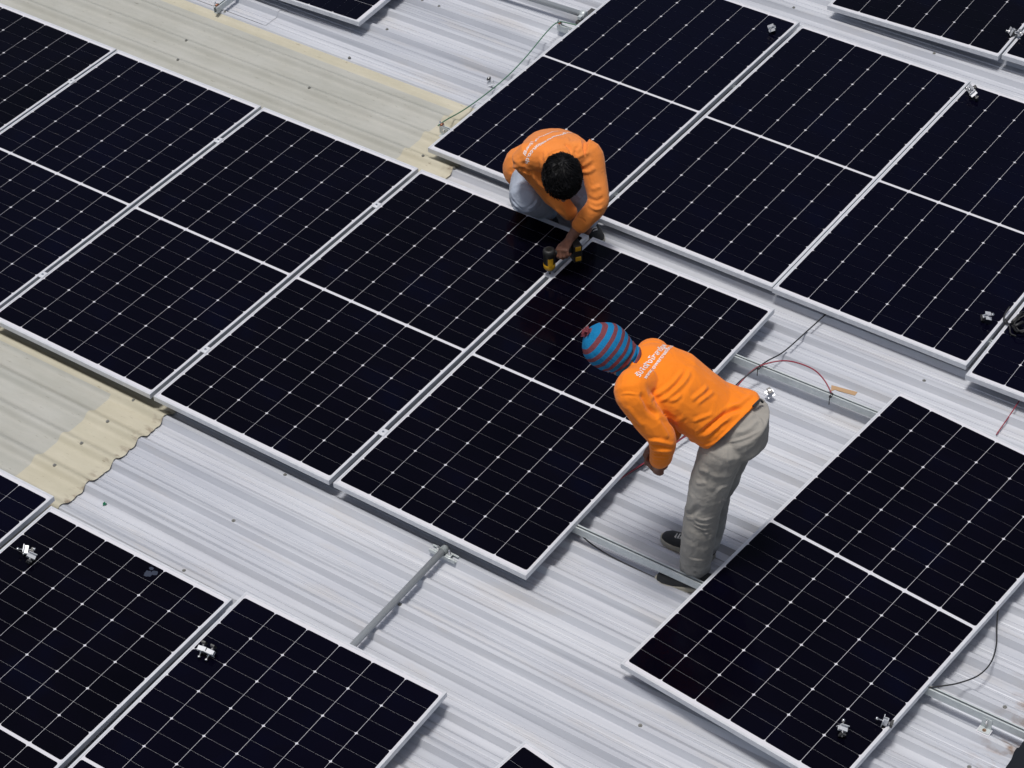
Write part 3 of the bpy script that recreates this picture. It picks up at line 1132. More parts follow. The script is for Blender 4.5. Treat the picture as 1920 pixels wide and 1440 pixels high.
def shoe(parent, toe, heel, low, lat_sign):
    """canvas shoe: cream sole, charcoal upper, white laces"""
    toe, heel = Vector(toe), Vector(heel)
    x = (toe - heel)
    x.z = 0
    L = x.length
    x.normalize()
    y = Vector((-x.y, x.x, 0))
    W_ = [(0.0, 0.022), (0.03, 0.036), (0.12, 0.040), (0.35, 0.036), (0.6, 0.046), (0.75, 0.049), (0.88, 0.041), (0.96, 0.026), (1.0, 0.010)]

    def P(f, l, z):
        return Vector((heel.x, heel.y, low)) + x * (f * L) + y * l + Vector((0, 0, z))

    def outline(k, z, inset=0.0):
        pts = []
        for f, wd in W_:
            pts.append(P(f * (1 - 2 * inset / L) + inset / L, wd - inset, z))
        for f, wd in reversed(W_):
            pts.append(P(f * (1 - 2 * inset / L) + inset / L, -wd + inset, z))
        return pts
    bm = bmesh.new()
    rs = []
    for z, ins in ((0.0, 0.004), (0.004, 0.0), (0.026, 0.001), (0.029, 0.003)):
        rs.append([bm.verts.new(p) for p in outline(0, z, ins)])
    for a, b in zip(rs, rs[1:]):
        for k in range(len(a)):
            bm.faces.new((a[k], a[(k + 1) % len(a)], b[(k + 1) % len(a)], b[k]))
    bm.faces.new(list(reversed(rs[0])))
    bm.faces.new(rs[-1])
    bmesh.ops.recalc_face_normals(bm, faces=bm.faces[:])
    s_ = mesh_obj('shoe', bm, M_CANVAS, parent)
    s_.data.materials.clear()
    s_.data.materials.append(M_SOLE)
    s_.name = 'shoe'
    bm = bmesh.new()
    loft(bm, [(P(0.02, 0, 0.055), y, 0.026, 0.040), (P(0.10, 0, 0.062), y, 0.034, 0.046), (P(0.30, 0, 0.060), y, 0.036, 0.044), (P(0.50, 0, 0.048), y, 0.040, 0.034),
              (P(0.68, 0, 0.038), y, 0.045, 0.024), (P(0.85, 0, 0.034), y, 0.040, 0.018), (P(0.94, 0, 0.030), y, 0.026, 0.012)], 18)
    mesh_obj('upper', bm, M_CANVAS, s_, smooth=True)
    bm = bmesh.new()
    for k in range(5):
        f = 0.48 + 0.055 * k
        zt = 0.082 - 0.026 * (k / 4) + 0.002
        tube(bm, spline([P(f - 0.01, -0.028, zt - 0.016), P(f + 0.01, -0.012, zt - 0.001), P(f + 0.02, 0.010, zt), P(f + 0.02, 0.028, zt - 0.015)], 4), 0.0028, 6)
        tube(bm, spline([P(f + 0.03, -0.028, zt - 0.020), P(f + 0.02, -0.010, zt + 0.001), P(f + 0.0, 0.012, zt + 0.002), P(f - 0.01, 0.028, zt - 0.012)], 4), 0.0028, 6)
    mesh_obj('laces', bm, M_LACE, s_)
    return s_


def path_text(body, size, base_px, up_px, tree, parent, fit, lift=0.0018, name='lettering', xs=1.0):
    """lettering printed on cloth: glyphs laid along a baseline that follows the surface"""
    cu = bpy.data.curves.new('txt', 'FONT')
    cu.body = body
    cu.size = 1.0
    cu.offset = 0.022
    o = bpy.data.objects.new('txt', cu)
    col.objects.link(o)
    dg = bpy.context.evaluated_depsgraph_get()
    me = bpy.data.meshes.new_from_object(o.evaluated_get(dg))
    bpy.data.objects.remove(o)
    bm = bmesh.new()
    bm.from_mesh(me)
    bmesh.ops.triangulate(bm, faces=bm.faces[:])
    bmesh.ops.subdivide_edges(bm, edges=[e for e in bm.edges if e.calc_length() > 0.25], cuts=2, use_grid_fill=True)
    H = [hit(tree, x, y) for x, y in base_px]
    H = [h for h in H if h[0] is not None]
    Q = spline([h[0] for h in H], 12)
    Ls = [0.0]
    for a, b in zip(Q, Q[1:]):
        Ls.append(Ls[-1] + (b - a).length)
    total = Ls[-1]
    xs_ = [v_.co.x for v_ in bm.verts]
    x0, x1 = min(xs_), max(xs_)
    sc_ = (total * fit) / (x1 - x0)
    upt = hit(tree, *up_px)[0]
    dead = []
    for v_ in bm.verts:
        s_ = (v_.co.x - x0) * sc_
        k = 0
        while k < len(Ls) - 2 and Ls[k + 1] < s_:
            k += 1
        d_ = (Q[k + 1] - Q[k]).normalized()
        p = Q[k] + d_ * (s_ - Ls[k])
        _, nrm, _, _ = tree.find_nearest(p)
        u_ = nrm.cross(d_).normalized()
        if u_.dot(upt - Q[len(Q) // 2]) < 0:
            u_ = -u_
        p = p + u_ * (v_.co.y * size)
        loc, nrm, _, _ = tree.find_nearest(p)
        v_.co = loc + nrm * lift
    out = bpy.data.meshes.new(name)
    bm.to_mesh(out)
    bm.free()
    bpy.data.meshes.remove(me)
    return as_obj(name, out, M_PRINT, parent)


# ---- the worker bending over in the striped balaclava ----------------------------------
aN, aF = at(1303, 1062, 0.10), at(1322, 1024, 0.10)
MID_ = (aN + aF) / 2
FW = Vector((-0.888, -0.459, 0)).normalized()
RT = Vector((-0.459, 0.888, 0)).normalized()          # his right, away from the camera
UPZ = Vector((0, 0, 1))


def J(px, py, s):
    d_ = ray(px, py)
    k = ((MID_ + RT * s - CAM).dot(RT)) / d_.dot(RT)
    return CAM + d_ * k


kN, kF = J(1318, 955, -0.12), J(1338, 925, 0.11)
hN, hF = J(1358, 838, -0.095), J(1385, 800, 0.095)
pel = J(1388, 795, 0.0)
waist, chest, upper, neckb = J(1338, 768, 0), J(1268, 722, 0), J(1222, 697, 0), J(1192, 680, 0)
shN, shF = J(1184, 733, -0.185), J(1225, 668, 0.17)
elN, wrN = J(1240, 820, -0.235), J(1233, 882, -0.20)
elF, wrF = J(1262, 790, 0.20), J(1236, 842, 0.06)
hc, ht = J(1146, 657, 0), J(1108, 622, 0)
hup = (ht - J(1190, 688, 0)).normalized()
hfw = (FW * 0.5 - UPZ).normalized()

bm = bmesh.new()
spine = (neckb - pel).normalized()
loft(bm, [(pel - spine * 0.03, RT, 0.125, 0.085), (waist, RT, 0.120, 0.080), (chest, RT, 0.140, 0.090), (upper, RT, 0.120, 0.070), (neckb, RT, 0.055, 0.050)], 20)
limb(bm, [neckb - spine * 0.03, neckb.lerp(hc, 0.5), hc - hup * 0.02], [0.058, 0.052, 0.055])
head(bm, hc, hup, hfw)
for h_, k_, a_ in ((hN, kN, aN), (hF, kF, aF)):
    limb(bm, [h_ + UPZ * 0.03, k_, a_], [0.072, 0.050, 0.036])
    limb(bm, [a_, a_ + FW * 0.03 - UPZ * 0.05], [0.034, 0.026])
for s_, e_, w_ in ((shN, elN, wrN), (shF, elF, wrF)):
    limb(bm, [upper.lerp(s_, 0.7), s_.lerp(e_, 0.1), e_], [0.045, 0.041, 0.034])
    limb(bm, [e_, e_.lerp(w_, 0.4), w_], [0.034, 0.034, 0.025])
tipN, tipF = J(1211, 858, -0.05), J(1211, 838, -0.02)
hand(bm, wrN, (tipN - wrN), (FW * 0.1 - RT * 0.8 - UPZ * 0.4), -1, 0.175, (38, 50, 35), 20)
hand(bm, wrF, (tipF - wrF), (FW * 0.75 + UPZ * 0.6 + RT * 0.2), 1, 0.175, (30, 40, 35), 20)
man1 = as_obj('person', fuse(bm, 0.0042, 4), M_SKIN)
tag(man1, 'standing person in orange long-sleeved shirt, striped balaclava and grey-khaki trousers, bending over a panel edge', 'person')

# trousers
bm = bmesh.new()
loft(bm, [(J(1372, 790, 0) + UPZ * 0.03 + FW * 0.02, RT, 0.132, 0.104), (pel + UPZ * 0.01, RT, 0.168, 0.143), (pel - UPZ * 0.075 - FW * 0.0, RT, 0.160, 0.125)], 22)
limb(bm, [hN + UPZ * 0.02, J(1334, 900, -0.11), kN, J(1309, 1012, -0.125), aN + UPZ * 0.0 + FW * 0.0], [0.105, 0.096, 0.084, 0.080, 0.074], RT, 0.98, 18)
limb(bm, [hF + UPZ * 0.02, J(1350, 890, 0.11), kF, J(1330, 985, 0.12), aF], [0.105, 0.096, 0.082, 0.076, 0.066], RT, 0.98, 18)
tr = fuse(bm, 0.0045, 10)
rumple(tr, 0.0055, 9.0, (1, 1, 1.5), 3.1)
rumple(tr, 0.0045, 17.0, (1, 1, 2.6), 9.7, lambda c: np.clip((0.35 - c[:, 2]) / 0.2, 0.15, 1))
folds(tr, [
    ([(1284, 958), (1296, 964), (1312, 948)], -0.010, 0.012), ([(1302, 985), (1320, 993), (1345, 985)], 0.006, 0.006),
    ([(1300, 978), (1322, 984), (1348, 974)], 0.006, 0.006), ([(1306, 994), (1325, 1001), (1346, 994)], 0.006, 0.006),
    ([(1304, 970), (1322, 975), (1348, 962)], 0.005, 0.006),
    ([(1276, 1054), (1300, 1062), (1330, 1058)], -0.010, 0.009), ([(1277, 1063), (1300, 1074), (1336, 1062)], 0.011, 0.008), ([(1290, 1046), (1312, 1050), (1334, 1043)], 0.006, 0.008),
    ([(1300, 1070), (1318, 1080), (1334, 1072)], -0.009, 0.007),
    ([(1360, 830), (1395, 822), (1428, 806)], 0.005, 0.006), ([(1362, 832), (1363, 860), (1366, 882)], 0.004, 0.005), ([(1366, 882), (1382, 890), (1396, 872)], 0.004, 0.005),
    ([(1375, 812), (1400, 806), (1424, 786)], 0.006, 0.010), ([(1330, 850), (1328, 880), (1324, 900)], 0.004, 0.007),
    ([(1297, 862), (1310, 880), (1330, 884)], 0.006, 0.010), ([(1292, 890), (1305, 905), (1325, 905)], 0.005, 0.010),
    ([(1405, 776), (1422, 784), (1431, 800)], 0.005, 0.007), ([(1340, 930), (1352, 915), (1366, 910)], 0.006, 0.009), ([(1348, 945), (1358, 938), (1366, 940)], 0.006, 0.006)])
as_obj('trousers', tr, M_KHAKI, man1)

# shirt
bm = bmesh.new()
dep = spine.cross(RT)
if dep.z > 0:
    dep = -dep                                      # towards his chest
loft(bm, [(J(1394, 800, 0) + dep * 0.004, RT, 0.186, 0.158), (J(1372, 789, 0) + dep * 0.012, RT, 0.184, 0.150), (waist + dep * 0.022, RT, 0.176, 0.135), (J(1300, 744, 0) + dep * 0.012, RT, 0.182, 0.132),
          (chest, RT, 0.190, 0.125), (J(1240, 708, 0), RT, 0.188, 0.110), (J(1208, 692, 0), RT, 0.158, 0.088), (J(1190, 683, 0), RT, 0.108, 0.070), (J(1180, 677, 0), RT, 0.080, 0.060)], 24)
limb(bm, [upper.lerp(shN, 0.5), shN, J(1208, 775, -0.215), elN, J(1240, 852, -0.222), wrN + (elN - wrN) * 0.30], [0.082, 0.077, 0.070, 0.063, 0.052, 0.043], None, 1.0, 18)
limb(bm, [upper.lerp(shF, 0.5), shF, shF.lerp(elF, 0.5), elF, elF.lerp(wrF, 0.9)], [0.082, 0.077, 0.068, 0.060, 0.046], None, 1.0, 18)
sh = fuse(bm, 0.0042, 9)
rumple(sh, 0.0035, 8.0, (1.4, 1.4, 0.7), 1.7)
O = lambda l: [(1080 + x / 4.645, 590 + y / 4.645) for x, y in l]
folds(sh, [
    (O([(640, 735), (720, 690), (830, 610), (940, 480)]), 0.009, 0.010), (O([(670, 770), (780, 730), (900, 630), (960, 560), (1000, 480)]), 0.009, 0.010),
    (O([(790, 755), (870, 735), (920, 690)]), 0.007, 0.009), (O([(1000, 745), (1080, 690), (1150, 620)]), 0.008, 0.010), (O([(1050, 775), (1130, 720), (1200, 670)]), 0.007, 0.009),
    (O([(560, 680), (600, 740), (640, 820), (720, 880)]), -0.014, 0.013), (O([(700, 880), (850, 920), (950, 880)]), 0.006, 0.012),
    (O([(1050, 1050), (1180, 960), (1330, 850), (1470, 815)]), -0.013, 0.011), (O([(1110, 1070), (1230, 970), (1360, 880)]), 0.010, 0.010),
    (O([(1020, 930), (1090, 900), (1200, 860)]), 0.006, 0.009), (O([(1060, 1130), (1180, 1130), (1330, 1010), (1480, 840)]), 0.006, 0.006),
    (O([(1320, 800), (1420, 780), (1540, 690)]), 0.007, 0.010), (O([(1380, 640), (1440, 590), (1480, 560)]), 0.008, 0.010), (O([(1290, 560), (1350, 520), (1380, 500)]), 0.007, 0.010),
    (O([(1180, 480), (1230, 430), (1260, 420)]), 0.007, 0.010), (O([(1090, 420), (1130, 380), (1150, 370)]), 0.006, 0.009), (O([(1000, 360), (1030, 330), (1060, 320)]), 0.005, 0.008),
    (O([(340, 705), (450, 685), (580, 705)]), 0.005, 0.005), (O([(620, 1085), (720, 1100), (850, 1130)]), 0.010, 0.008), (O([(650, 1130), (740, 1150), (850, 1160)]), -0.009, 0.007),
    (O([(650, 1165), (740, 1185), (840, 1185)]), 0.009, 0.007), (O([(660, 1205), (740, 1225), (830, 1215)]), -0.008, 0.006), (O([(660, 1245), (740, 1260), (820, 1245)]), 0.007, 0.007),
    (O([(640, 1300), (700, 1340), (780, 1330)]), 0.006, 0.006), (O([(450, 800), (520, 900), (600, 980)]), 0.006, 0.013), (O([(700, 900), (760, 1000), (800, 1080)]), 0.007, 0.012),
    (O([(870, 1040), (950, 1080), (1030, 1100)]), 0.007, 0.012), (O([(760, 860), (850, 960), (900, 1050)]), -0.008, 0.014)])


def hem(me, px3, inside, tuck=0.022):
    """cut the cloth along the plane through three points of its hem and turn the edge in"""
    tree = bvh_of(me)
    a, b, c = [hit(tree, *p)[0] or J(p[0], p[1], 0.05) for p in px3]
    n_ = (b - a).cross(c - a).normalized()
    if (inside - a).dot(n_) > 0:
        n_ = -n_
    bm = bmesh.new()
    bm.from_mesh(me)
    bmesh.ops.bisect_plane(bm, geom=bm.verts[:] + bm.edges[:] + bm.faces[:], plane_co=a, plane_no=n_, clear_outer=True)
    bm.normal_update()
    bd = [e for e in bm.edges if e.is_boundary]
    nrm = {v_: v_.normal.copy() for e in bd for v_ in e.verts}
    ret = bmesh.ops.extrude_edge_only(bm, edges=bd)
    for v_ in ret['geom']:
        if isinstance(v_, bmesh.types.BMVert):
            src = [e.other_vert(v_) for e in v_.link_edges if e.other_vert(v_) in nrm]
            if src:
                v_.co -= nrm[src[0]] * tuck
    for f in bm.faces:
        f.smooth = True
    bm.to_mesh(me)
    bm.free()


hem(sh, ((1420, 753), (1384, 791), (1312, 843)), chest)
shirt1 = as_obj('shirt', sh, M_ORANGE, man1)
tS = bvh_of(sh)
path_text('\u0e23\u0e31\u0e1a\u0e15\u0e34\u0e14\u0e15\u0e31\u0e49\u0e07\u0e42\u0e0b\u0e25\u0e32\u0e23\u0e4c\u0e23\u0e39\u0e1f', 0.034, [(1199, 708), (1211, 693), (1224, 678), (1236, 664), (1246, 653), (1252, 648.5)], (1190, 690), tS, shirt1, 1.0)
path_text('www.powercreation.co.th', 0.026, [(1210.5, 712), (1220, 700), (1232, 685), (1243, 671), (1254, 657), (1262, 650), (1266, 648)], (1200, 690), tS, shirt1, 1.15)

# belt end at the back of the waist
bm = bmesh.new()
e0 = J(1416, 762, -0.02)
tube(bm, spline([J(1412, 762, -0.03), J(1421, 753, 0.0), J(1426, 750, 0.02), J(1430, 754, 0.03)], 6), 0.006, 6)
mesh_obj('belt', bm, M_CANVAS, man1)

# balaclava: built along its own axis so that the knitted stripes run round it
ax0, ax1 = J(1101, 623, 0), J(1184, 682, 0)
axd = (ax1 - ax0)
AL = axd.length
axd.normalize()
lat_ = (RT - axd * RT.dot(axd)).normalized()
MH = Matrix((axd, lat_, axd.cross(lat_))).transposed().to_4x4()
MH.translation = ax0
bm = bmesh.new()
rad = [(0.002, 0.012), (0.012, 0.045), (0.03, 0.070), (0.055, 0.090), (0.085, 0.102), (0.115, 0.105), (0.145, 0.101), (0.172, 0.091), (0.197, 0.080), (0.225, 0.074), (0.245, 0.072), (0.262, 0.070)]
st = []
pts_ = [Vector((x, 0, 0)) for x, r_ in rad]
rings = []
SEG = 40
for x, r_ in rad:
    rings.append([bm.verts.new((x, 0.97 * r_ * math.cos(t), 1.0 * r_ * math.sin(t))) for t in [2 * math.pi * k / SEG for k in range(SEG)]])
for a, b in zip(rings, rings[1:]):
    for k in range(SEG):
        bm.faces.new((a[k], a[(k + 1) % SEG], b[(k + 1) % SEG], b[k]))
bm.faces.new(rings[0])
bmesh.ops.subdivide_edges(bm, edges=bm.edges[:], cuts=2, use_grid_fill=True)
bmesh.ops.smooth_vert(bm, verts=bm.verts[:], factor=0.5, use_axis_x=True, use_axis_y=True, use_axis_z=True)
bmesh.ops.recalc_face_normals(bm, faces=bm.faces[:])
bm.normal_update()
for v_ in bm.verts:
    c_ = v_.co
    am = 0.0012
    d_ = noise.noise(c_ * 14) * 0.005 + noise.noise(c_ * 34) * 0.0025
    # gathered folds where the knit bunches at the neck
    g = max(0.0, min(1.0, (c_.x - 0.16) / 0.04))
    d_ += g * 0.0075 * math.sin((c_.x + 0.010 * math.sin(math.atan2(c_.z, c_.y) * 2 + 0.8)) * 2 * math.pi / 0.028)
    v_.co = c_ + v_.normal * d_
M_KNIT = mat('striped_knit', (0.0, 0.2, 0.5), 0.9, 0.0, 0.15)
tc = node(M_KNIT, 'ShaderNodeTexCoord')
sx = node(M_KNIT, 'ShaderNodeSeparateXYZ')
M_KNIT.node_tree.links.new(tc.outputs['Object'], sx.inputs[0])
nk = noise_tex(M_KNIT, (1, 1, 1), 22, 2)
ma = node(M_KNIT, 'ShaderNodeMath', operation='MULTIPLY_ADD')
M_KNIT.node_tree.links.new(nk.outputs[0], ma.inputs[0])
ma.inputs[1].default_value = 0.006
M_KNIT.node_tree.links.new(sx.outputs[0], ma.inputs[2])
mb = node(M_KNIT, 'ShaderNodeMath', operation='PINGPONG')
M_KNIT.node_tree.links.new(ma.outputs[0], mb.inputs[0])
mb.inputs[1].default_value = 0.0202
mc_ = node(M_KNIT, 'ShaderNodeMath', operation='MULTIPLY')
M_KNIT.node_tree.links.new(mb.outputs[0], mc_.inputs[0])
mc_.inputs[1].default_value = 1 / 0.0202
rk = ramp(M_KNIT, mc_.outputs[0], [(0.40, (0.18, 0.050, 0.062)), (0.47, (0.010, 0.185, 0.40))])
nk2 = noise_tex(M_KNIT, (1, 1, 1), 300, 2)
set_base(M_KNIT, mix(M_KNIT, 0.6, rk.outputs[0], ramp(M_KNIT, nk2.outputs[0], [(0.3, (0.75, 0.75, 0.75)), (0.7, (1.1, 1.1, 1.1))]).outputs[0], 'MULTIPLY'))
nk3 = noise_tex(M_KNIT, (6, 150, 150), 1.0, 2)
add_bump(M_KNIT, nk3.outputs[0], 0.8, 0.004)
hat = mesh_obj('balaclava', bm, M_KNIT, man1, smooth=True)
hat.matrix_world = MH
M_WOOL = mat('wine_red_wool', (0.20, 0.05, 0.065), 0.95, 0.0, 0.1)
bm = bmesh.new()
for k in range(46):
    t = random.uniform(0, 2 * math.pi)
    e = random.uniform(0.1, 1.2)
    d_ = Vector((-math.cos(e), math.sin(e) * math.cos(t), math.sin(e) * math.sin(t)))
    p0 = Vector((0.004, random.uniform(-0.014, 0.014), random.uniform(-0.014, 0.014)))
    tube(bm, [p0, p0 + d_ * 0.012, p0 + d_ * 0.024 + Vector((0, random.uniform(-.005, .005), random.uniform(-.005, .005)))], [0.003, 0.0034, 0.002], 5)
ta = mesh_obj('tassel', bm, M_WOOL, hat)

shoe(man1, at(1228, 1085, 0.012), at(1341, 1108, 0.012), 0.003, -1)
shoe(man1, at(1240, 1006, 0.012), at(1338, 1047, 0.012), 0.003, 1)

# ---- the crouching worker with the power drill -------------------------------------------
CF = Vector((0.62, -0.785, 0)).normalized()
CL = Vector((0.785, 0.62, 0)).normalized()            # his left, image right
pel2 = Vector((-0.43, 2.53, 0.32))
ch2 = Vector((-0.235, 2.275, 0.60))
up2 = Vector((-0.13, 2.150, 0.71))
nk_ = Vector((-0.065, 2.075, 0.735))
hd2 = at(1054, 335, 0.745)
sL, sR = up2 + CL * 0.165, up2 - CL * 0.165
eL, wL = at(1121, 380, 0.50), at(1069, 447, 0.322)
eR, wR = at(1031, 360, 0.48), at(1074, 404, 0.37)
hpL, hpR = pel2 + CL * 0.11 - UPZ * 0.02, pel2 - CL * 0.11 - UPZ * 0.02
knL, knR = Vector((-0.085, 2.265, 0.40)), at(983, 370, 0.42)
anL, anR = Vector((-0.13, 2.43, 0.115)), Vector((-0.37, 2.385, 0.115))
up_h = (CF * 0.62 + UPZ * 0.78).normalized()
fw_h = (CF * 0.78 - UPZ * 0.62).normalized()
GR = at(1056, 470, 0.268)                               # middle of the drill grip
AXD = Vector((-0.0115, 1.882, 0.0))
gdir = at(1086, 467, 0.262) - Vector((AXD.x, AXD.y, 0.270))
gdir.normalize()

bm = bmesh.new()
sp2 = (nk_ - pel2).normalized()
loft(bm, [(pel2, CL, 0.125, 0.095), (pel2.lerp(ch2, 0.5) + Vector((-0.02, 0.02, 0.02)), CL, 0.118, 0.080), (ch2, CL, 0.135, 0.088), (up2, CL, 0.120, 0.068), (nk_, CL, 0.055, 0.05)], 20)
limb(bm, [nk_ - sp2 * 0.03, nk_.lerp(hd2, 0.5), hd2 - up_h * 0.03 - fw_h * 0.02], [0.058, 0.052, 0.055])
head(bm, hd2, up_h, fw_h)
for h_, k_, a_ in ((hpL, knL, anL), (hpR, knR, anR)):
    limb(bm, [h_, h_.lerp(k_, 0.5) + UPZ * 0.02, k_], [0.078, 0.070, 0.055])
    limb(bm, [k_, k_.lerp(a_, 0.35), a_], [0.052, 0.050, 0.034])
    limb(bm, [a_, a_ + CF * 0.07 - UPZ * 0.06], [0.034, 0.026])
for s_, e_, w_ in ((sL, eL, wL), (sR, eR, wR)):
    limb(bm, [up2.lerp(s_, 0.7), s_.lerp(e_, 0.1), e_], [0.055, 0.050, 0.040])
    limb(bm, [e_, e_.lerp(w_, 0.4), w_], [0.040, 0.040, 0.027])
# left hand closed on the grip: knuckles over the top, fingers round the camera side
bk = (GR - wL)
back = (UPZ * 0.75 - CF * -0.1 + (-gdir) * 0.25)
hand(bm, wL, at(1048, 478, 0.298) - wL, UPZ * 0.8 - gdir * 0.45, 1, 0.182, (48, 68, 45), 30, 2, 55)
hand(bm, wR, (at(1088, 428, 0.30) - wR), UPZ * 0.7 + CF * 0.5, -1, 0.172, (40, 55, 40), 20)
man2 = as_obj('person', fuse(bm, 0.0042, 4), M_SKIN)
tag(man2, 'crouching person with black hair, orange shirt and pale jeans, screwing down a clamp', 'person')
bm = bmesh.new()
for s_ in (-1, 1):
    ball(bm, hd2 + fw_h * 0.083 + up_h * 0.002 + CL * 0.031 * s_, 0.011)
mesh_obj('eyes', bm, mat('eye', (0.5, 0.47, 0.44), 0.2), man2, smooth=True)

bm = bmesh.new()
loft(bm, [(pel2 + (pel2 - ch2).normalized() * 0.03, CL, 0.160, 0.130), (pel2 + sp2 * 0.04, CL, 0.160, 0.128), (pel2 + sp2 * 0.12, CL, 0.150, 0.118)], 22)
for h_, k_, a_ in ((hpL, knL, anL), (hpR, knR, anR)):
    limb(bm, [h_, h_.lerp(k_, 0.5) + UPZ * 0.005, k_], [0.105, 0.098, 0.086], None, 1, 18)
    limb(bm, [k_ + UPZ * 0.0, k_.lerp(a_, 0.35), a_ - UPZ * 0.01], [0.085, 0.080, 0.062], None, 1, 18)
tr2 = fuse(bm, 0.0045, 10)
rumple(tr2, 0.006, 10.0, (1, 1, 1.3), 6.2)
folds(tr2, [([(956, 378), (962, 388), (972, 396)], 0.007, 0.007), ([(958, 370), (966, 382), (980, 392)], -0.006, 0.006), ([(990, 392), (1002, 384), (1008, 372)], 0.007, 0.007),
            ([(962, 350), (980, 346), (998, 352)], 0.004, 0.008), ([(1078, 360), (1088, 372), (1096, 366)], 0.006, 0.007)])
as_obj('jeans', tr2, M_JEANS, man2)

bm = bmesh.new()
dp2 = sp2.cross(CL)
if dp2.z > 0:
    dp2 = -dp2
loft(bm, [(pel2 + sp2 * -0.01 - CL * 0.02, CL, 0.192, 0.158), (pel2 + sp2 * 0.06 - CL * 0.015, CL, 0.186, 0.150), (pel2.lerp(ch2, 0.5) + Vector((-0.02, 0.02, 0.025)), CL, 0.176, 0.130),
          (ch2 + UPZ * 0.012, CL, 0.186, 0.125), (ch2.lerp(up2, 0.55) + UPZ * 0.012, CL, 0.190, 0.112), (up2 + UPZ * 0.0, CL, 0.165, 0.090), (nk_ - sp2 * 0.012, CL, 0.082, 0.070)], 24)
limb(bm, [up2.lerp(sL, 0.5), sL, sL.lerp(eL, 0.5) + CL * 0.01, eL, eL.lerp(wL, 0.45), eL.lerp(wL, 0.68)], [0.080, 0.074, 0.062, 0.057, 0.051, 0.046], None, 1.0, 18)
limb(bm, [pel2 + sp2 * 0.12, (pel2 + at(976, 314, 0.38)) * 0.5, at(976, 318, 0.38)], [0.14, 0.138, 0.122], CL, 1.0, 18)
limb(bm, [up2.lerp(sR, 0.5), sR, sR.lerp(eR, 0.5), eR, eR.lerp(wR, 0.5), eR.lerp(wR, 0.94)], [0.080, 0.076, 0.066, 0.058, 0.050, 0.044], None, 1.0, 18)
sh2 = fuse(bm, 0.0042, 9)
rumple(sh2, 0.0035, 8.0, (1.2, 1.2, 0.8), 4.4)
O = lambda l: [(940 + x / 9.6, 230 + y / 9.6) for x, y in l]
Q2 = lambda l: [(900 + x / 4.363, 200 + y / 4.363) for x, y in l]
folds(sh2, [
    (O([(800, 640), (900, 530), (1030, 480), (1180, 480)]), 0.007, 0.006), (O([(1130, 380), (1210, 440), (1260, 560)]), -0.008, 0.008), (O([(1330, 570), (1360, 450), (1500, 350)]), -0.008, 0.008),
    (O([(1350, 640), (1440, 590), (1600, 520)]), 0.005, 0.010), (O([(1430, 800), (1530, 740), (1640, 660)]), 0.006, 0.011), (O([(1450, 880), (1580, 880), (1690, 800)]), 0.007, 0.011), (O([(320, 800), (430, 870), (560, 900)]), -0.010, 0.010),
    (O([(420, 700), (400, 800), (420, 900)]), -0.008, 0.012), (O([(160, 700), (250, 800), (420, 830)]), 0.008, 0.010), (O([(150, 930), (280, 880), (430, 860)]), 0.010, 0.010),
    (O([(690, 620), (720, 760), (740, 850)]), 0.006, 0.008), (O([(760, 480), (780, 580), (770, 680)]), 0.005, 0.008), (O([(1180, 250), (1210, 350), (1290, 500)]), 0.005, 0.010),
    (Q2([(850, 650), (910, 680), (990, 650)]), 0.006, 0.012), (Q2([(880, 735), (950, 770), (1015, 740)]), -0.006, 0.010),
    (Q2([(880, 800), (950, 840), (1010, 820)]), 0.006, 0.009), (Q2([(800, 905), (850, 930), (900, 985)]), -0.005, 0.005), (Q2([(620, 840), (660, 870), (700, 900)]), 0.006, 0.01),
    (Q2([(660, 790), (700, 850), (720, 930)]), 0.006, 0.01), (Q2([(430, 560), (470, 620), (560, 700)]), 0.007, 0.01)])
shirt2 = as_obj('shirt', sh2, M_ORANGE2, man2)
tC = bvh_of(sh2)
path_text('www.powercreation.co.th', 0.028, [(1070, 248.5), (1058, 249.5), (1044, 254), (1028, 261), (1010, 270), (997, 281), (988, 294), (985, 305)], (1030, 285), tC, shirt2, 1.0)
path_text('Alternative Saving Energy', 0.022, [(1064, 243), (1045, 246), (1024, 252), (1006, 260), (994, 269), (985.5, 281), (982, 292)], (1030, 285), tC, shirt2, 1.0)

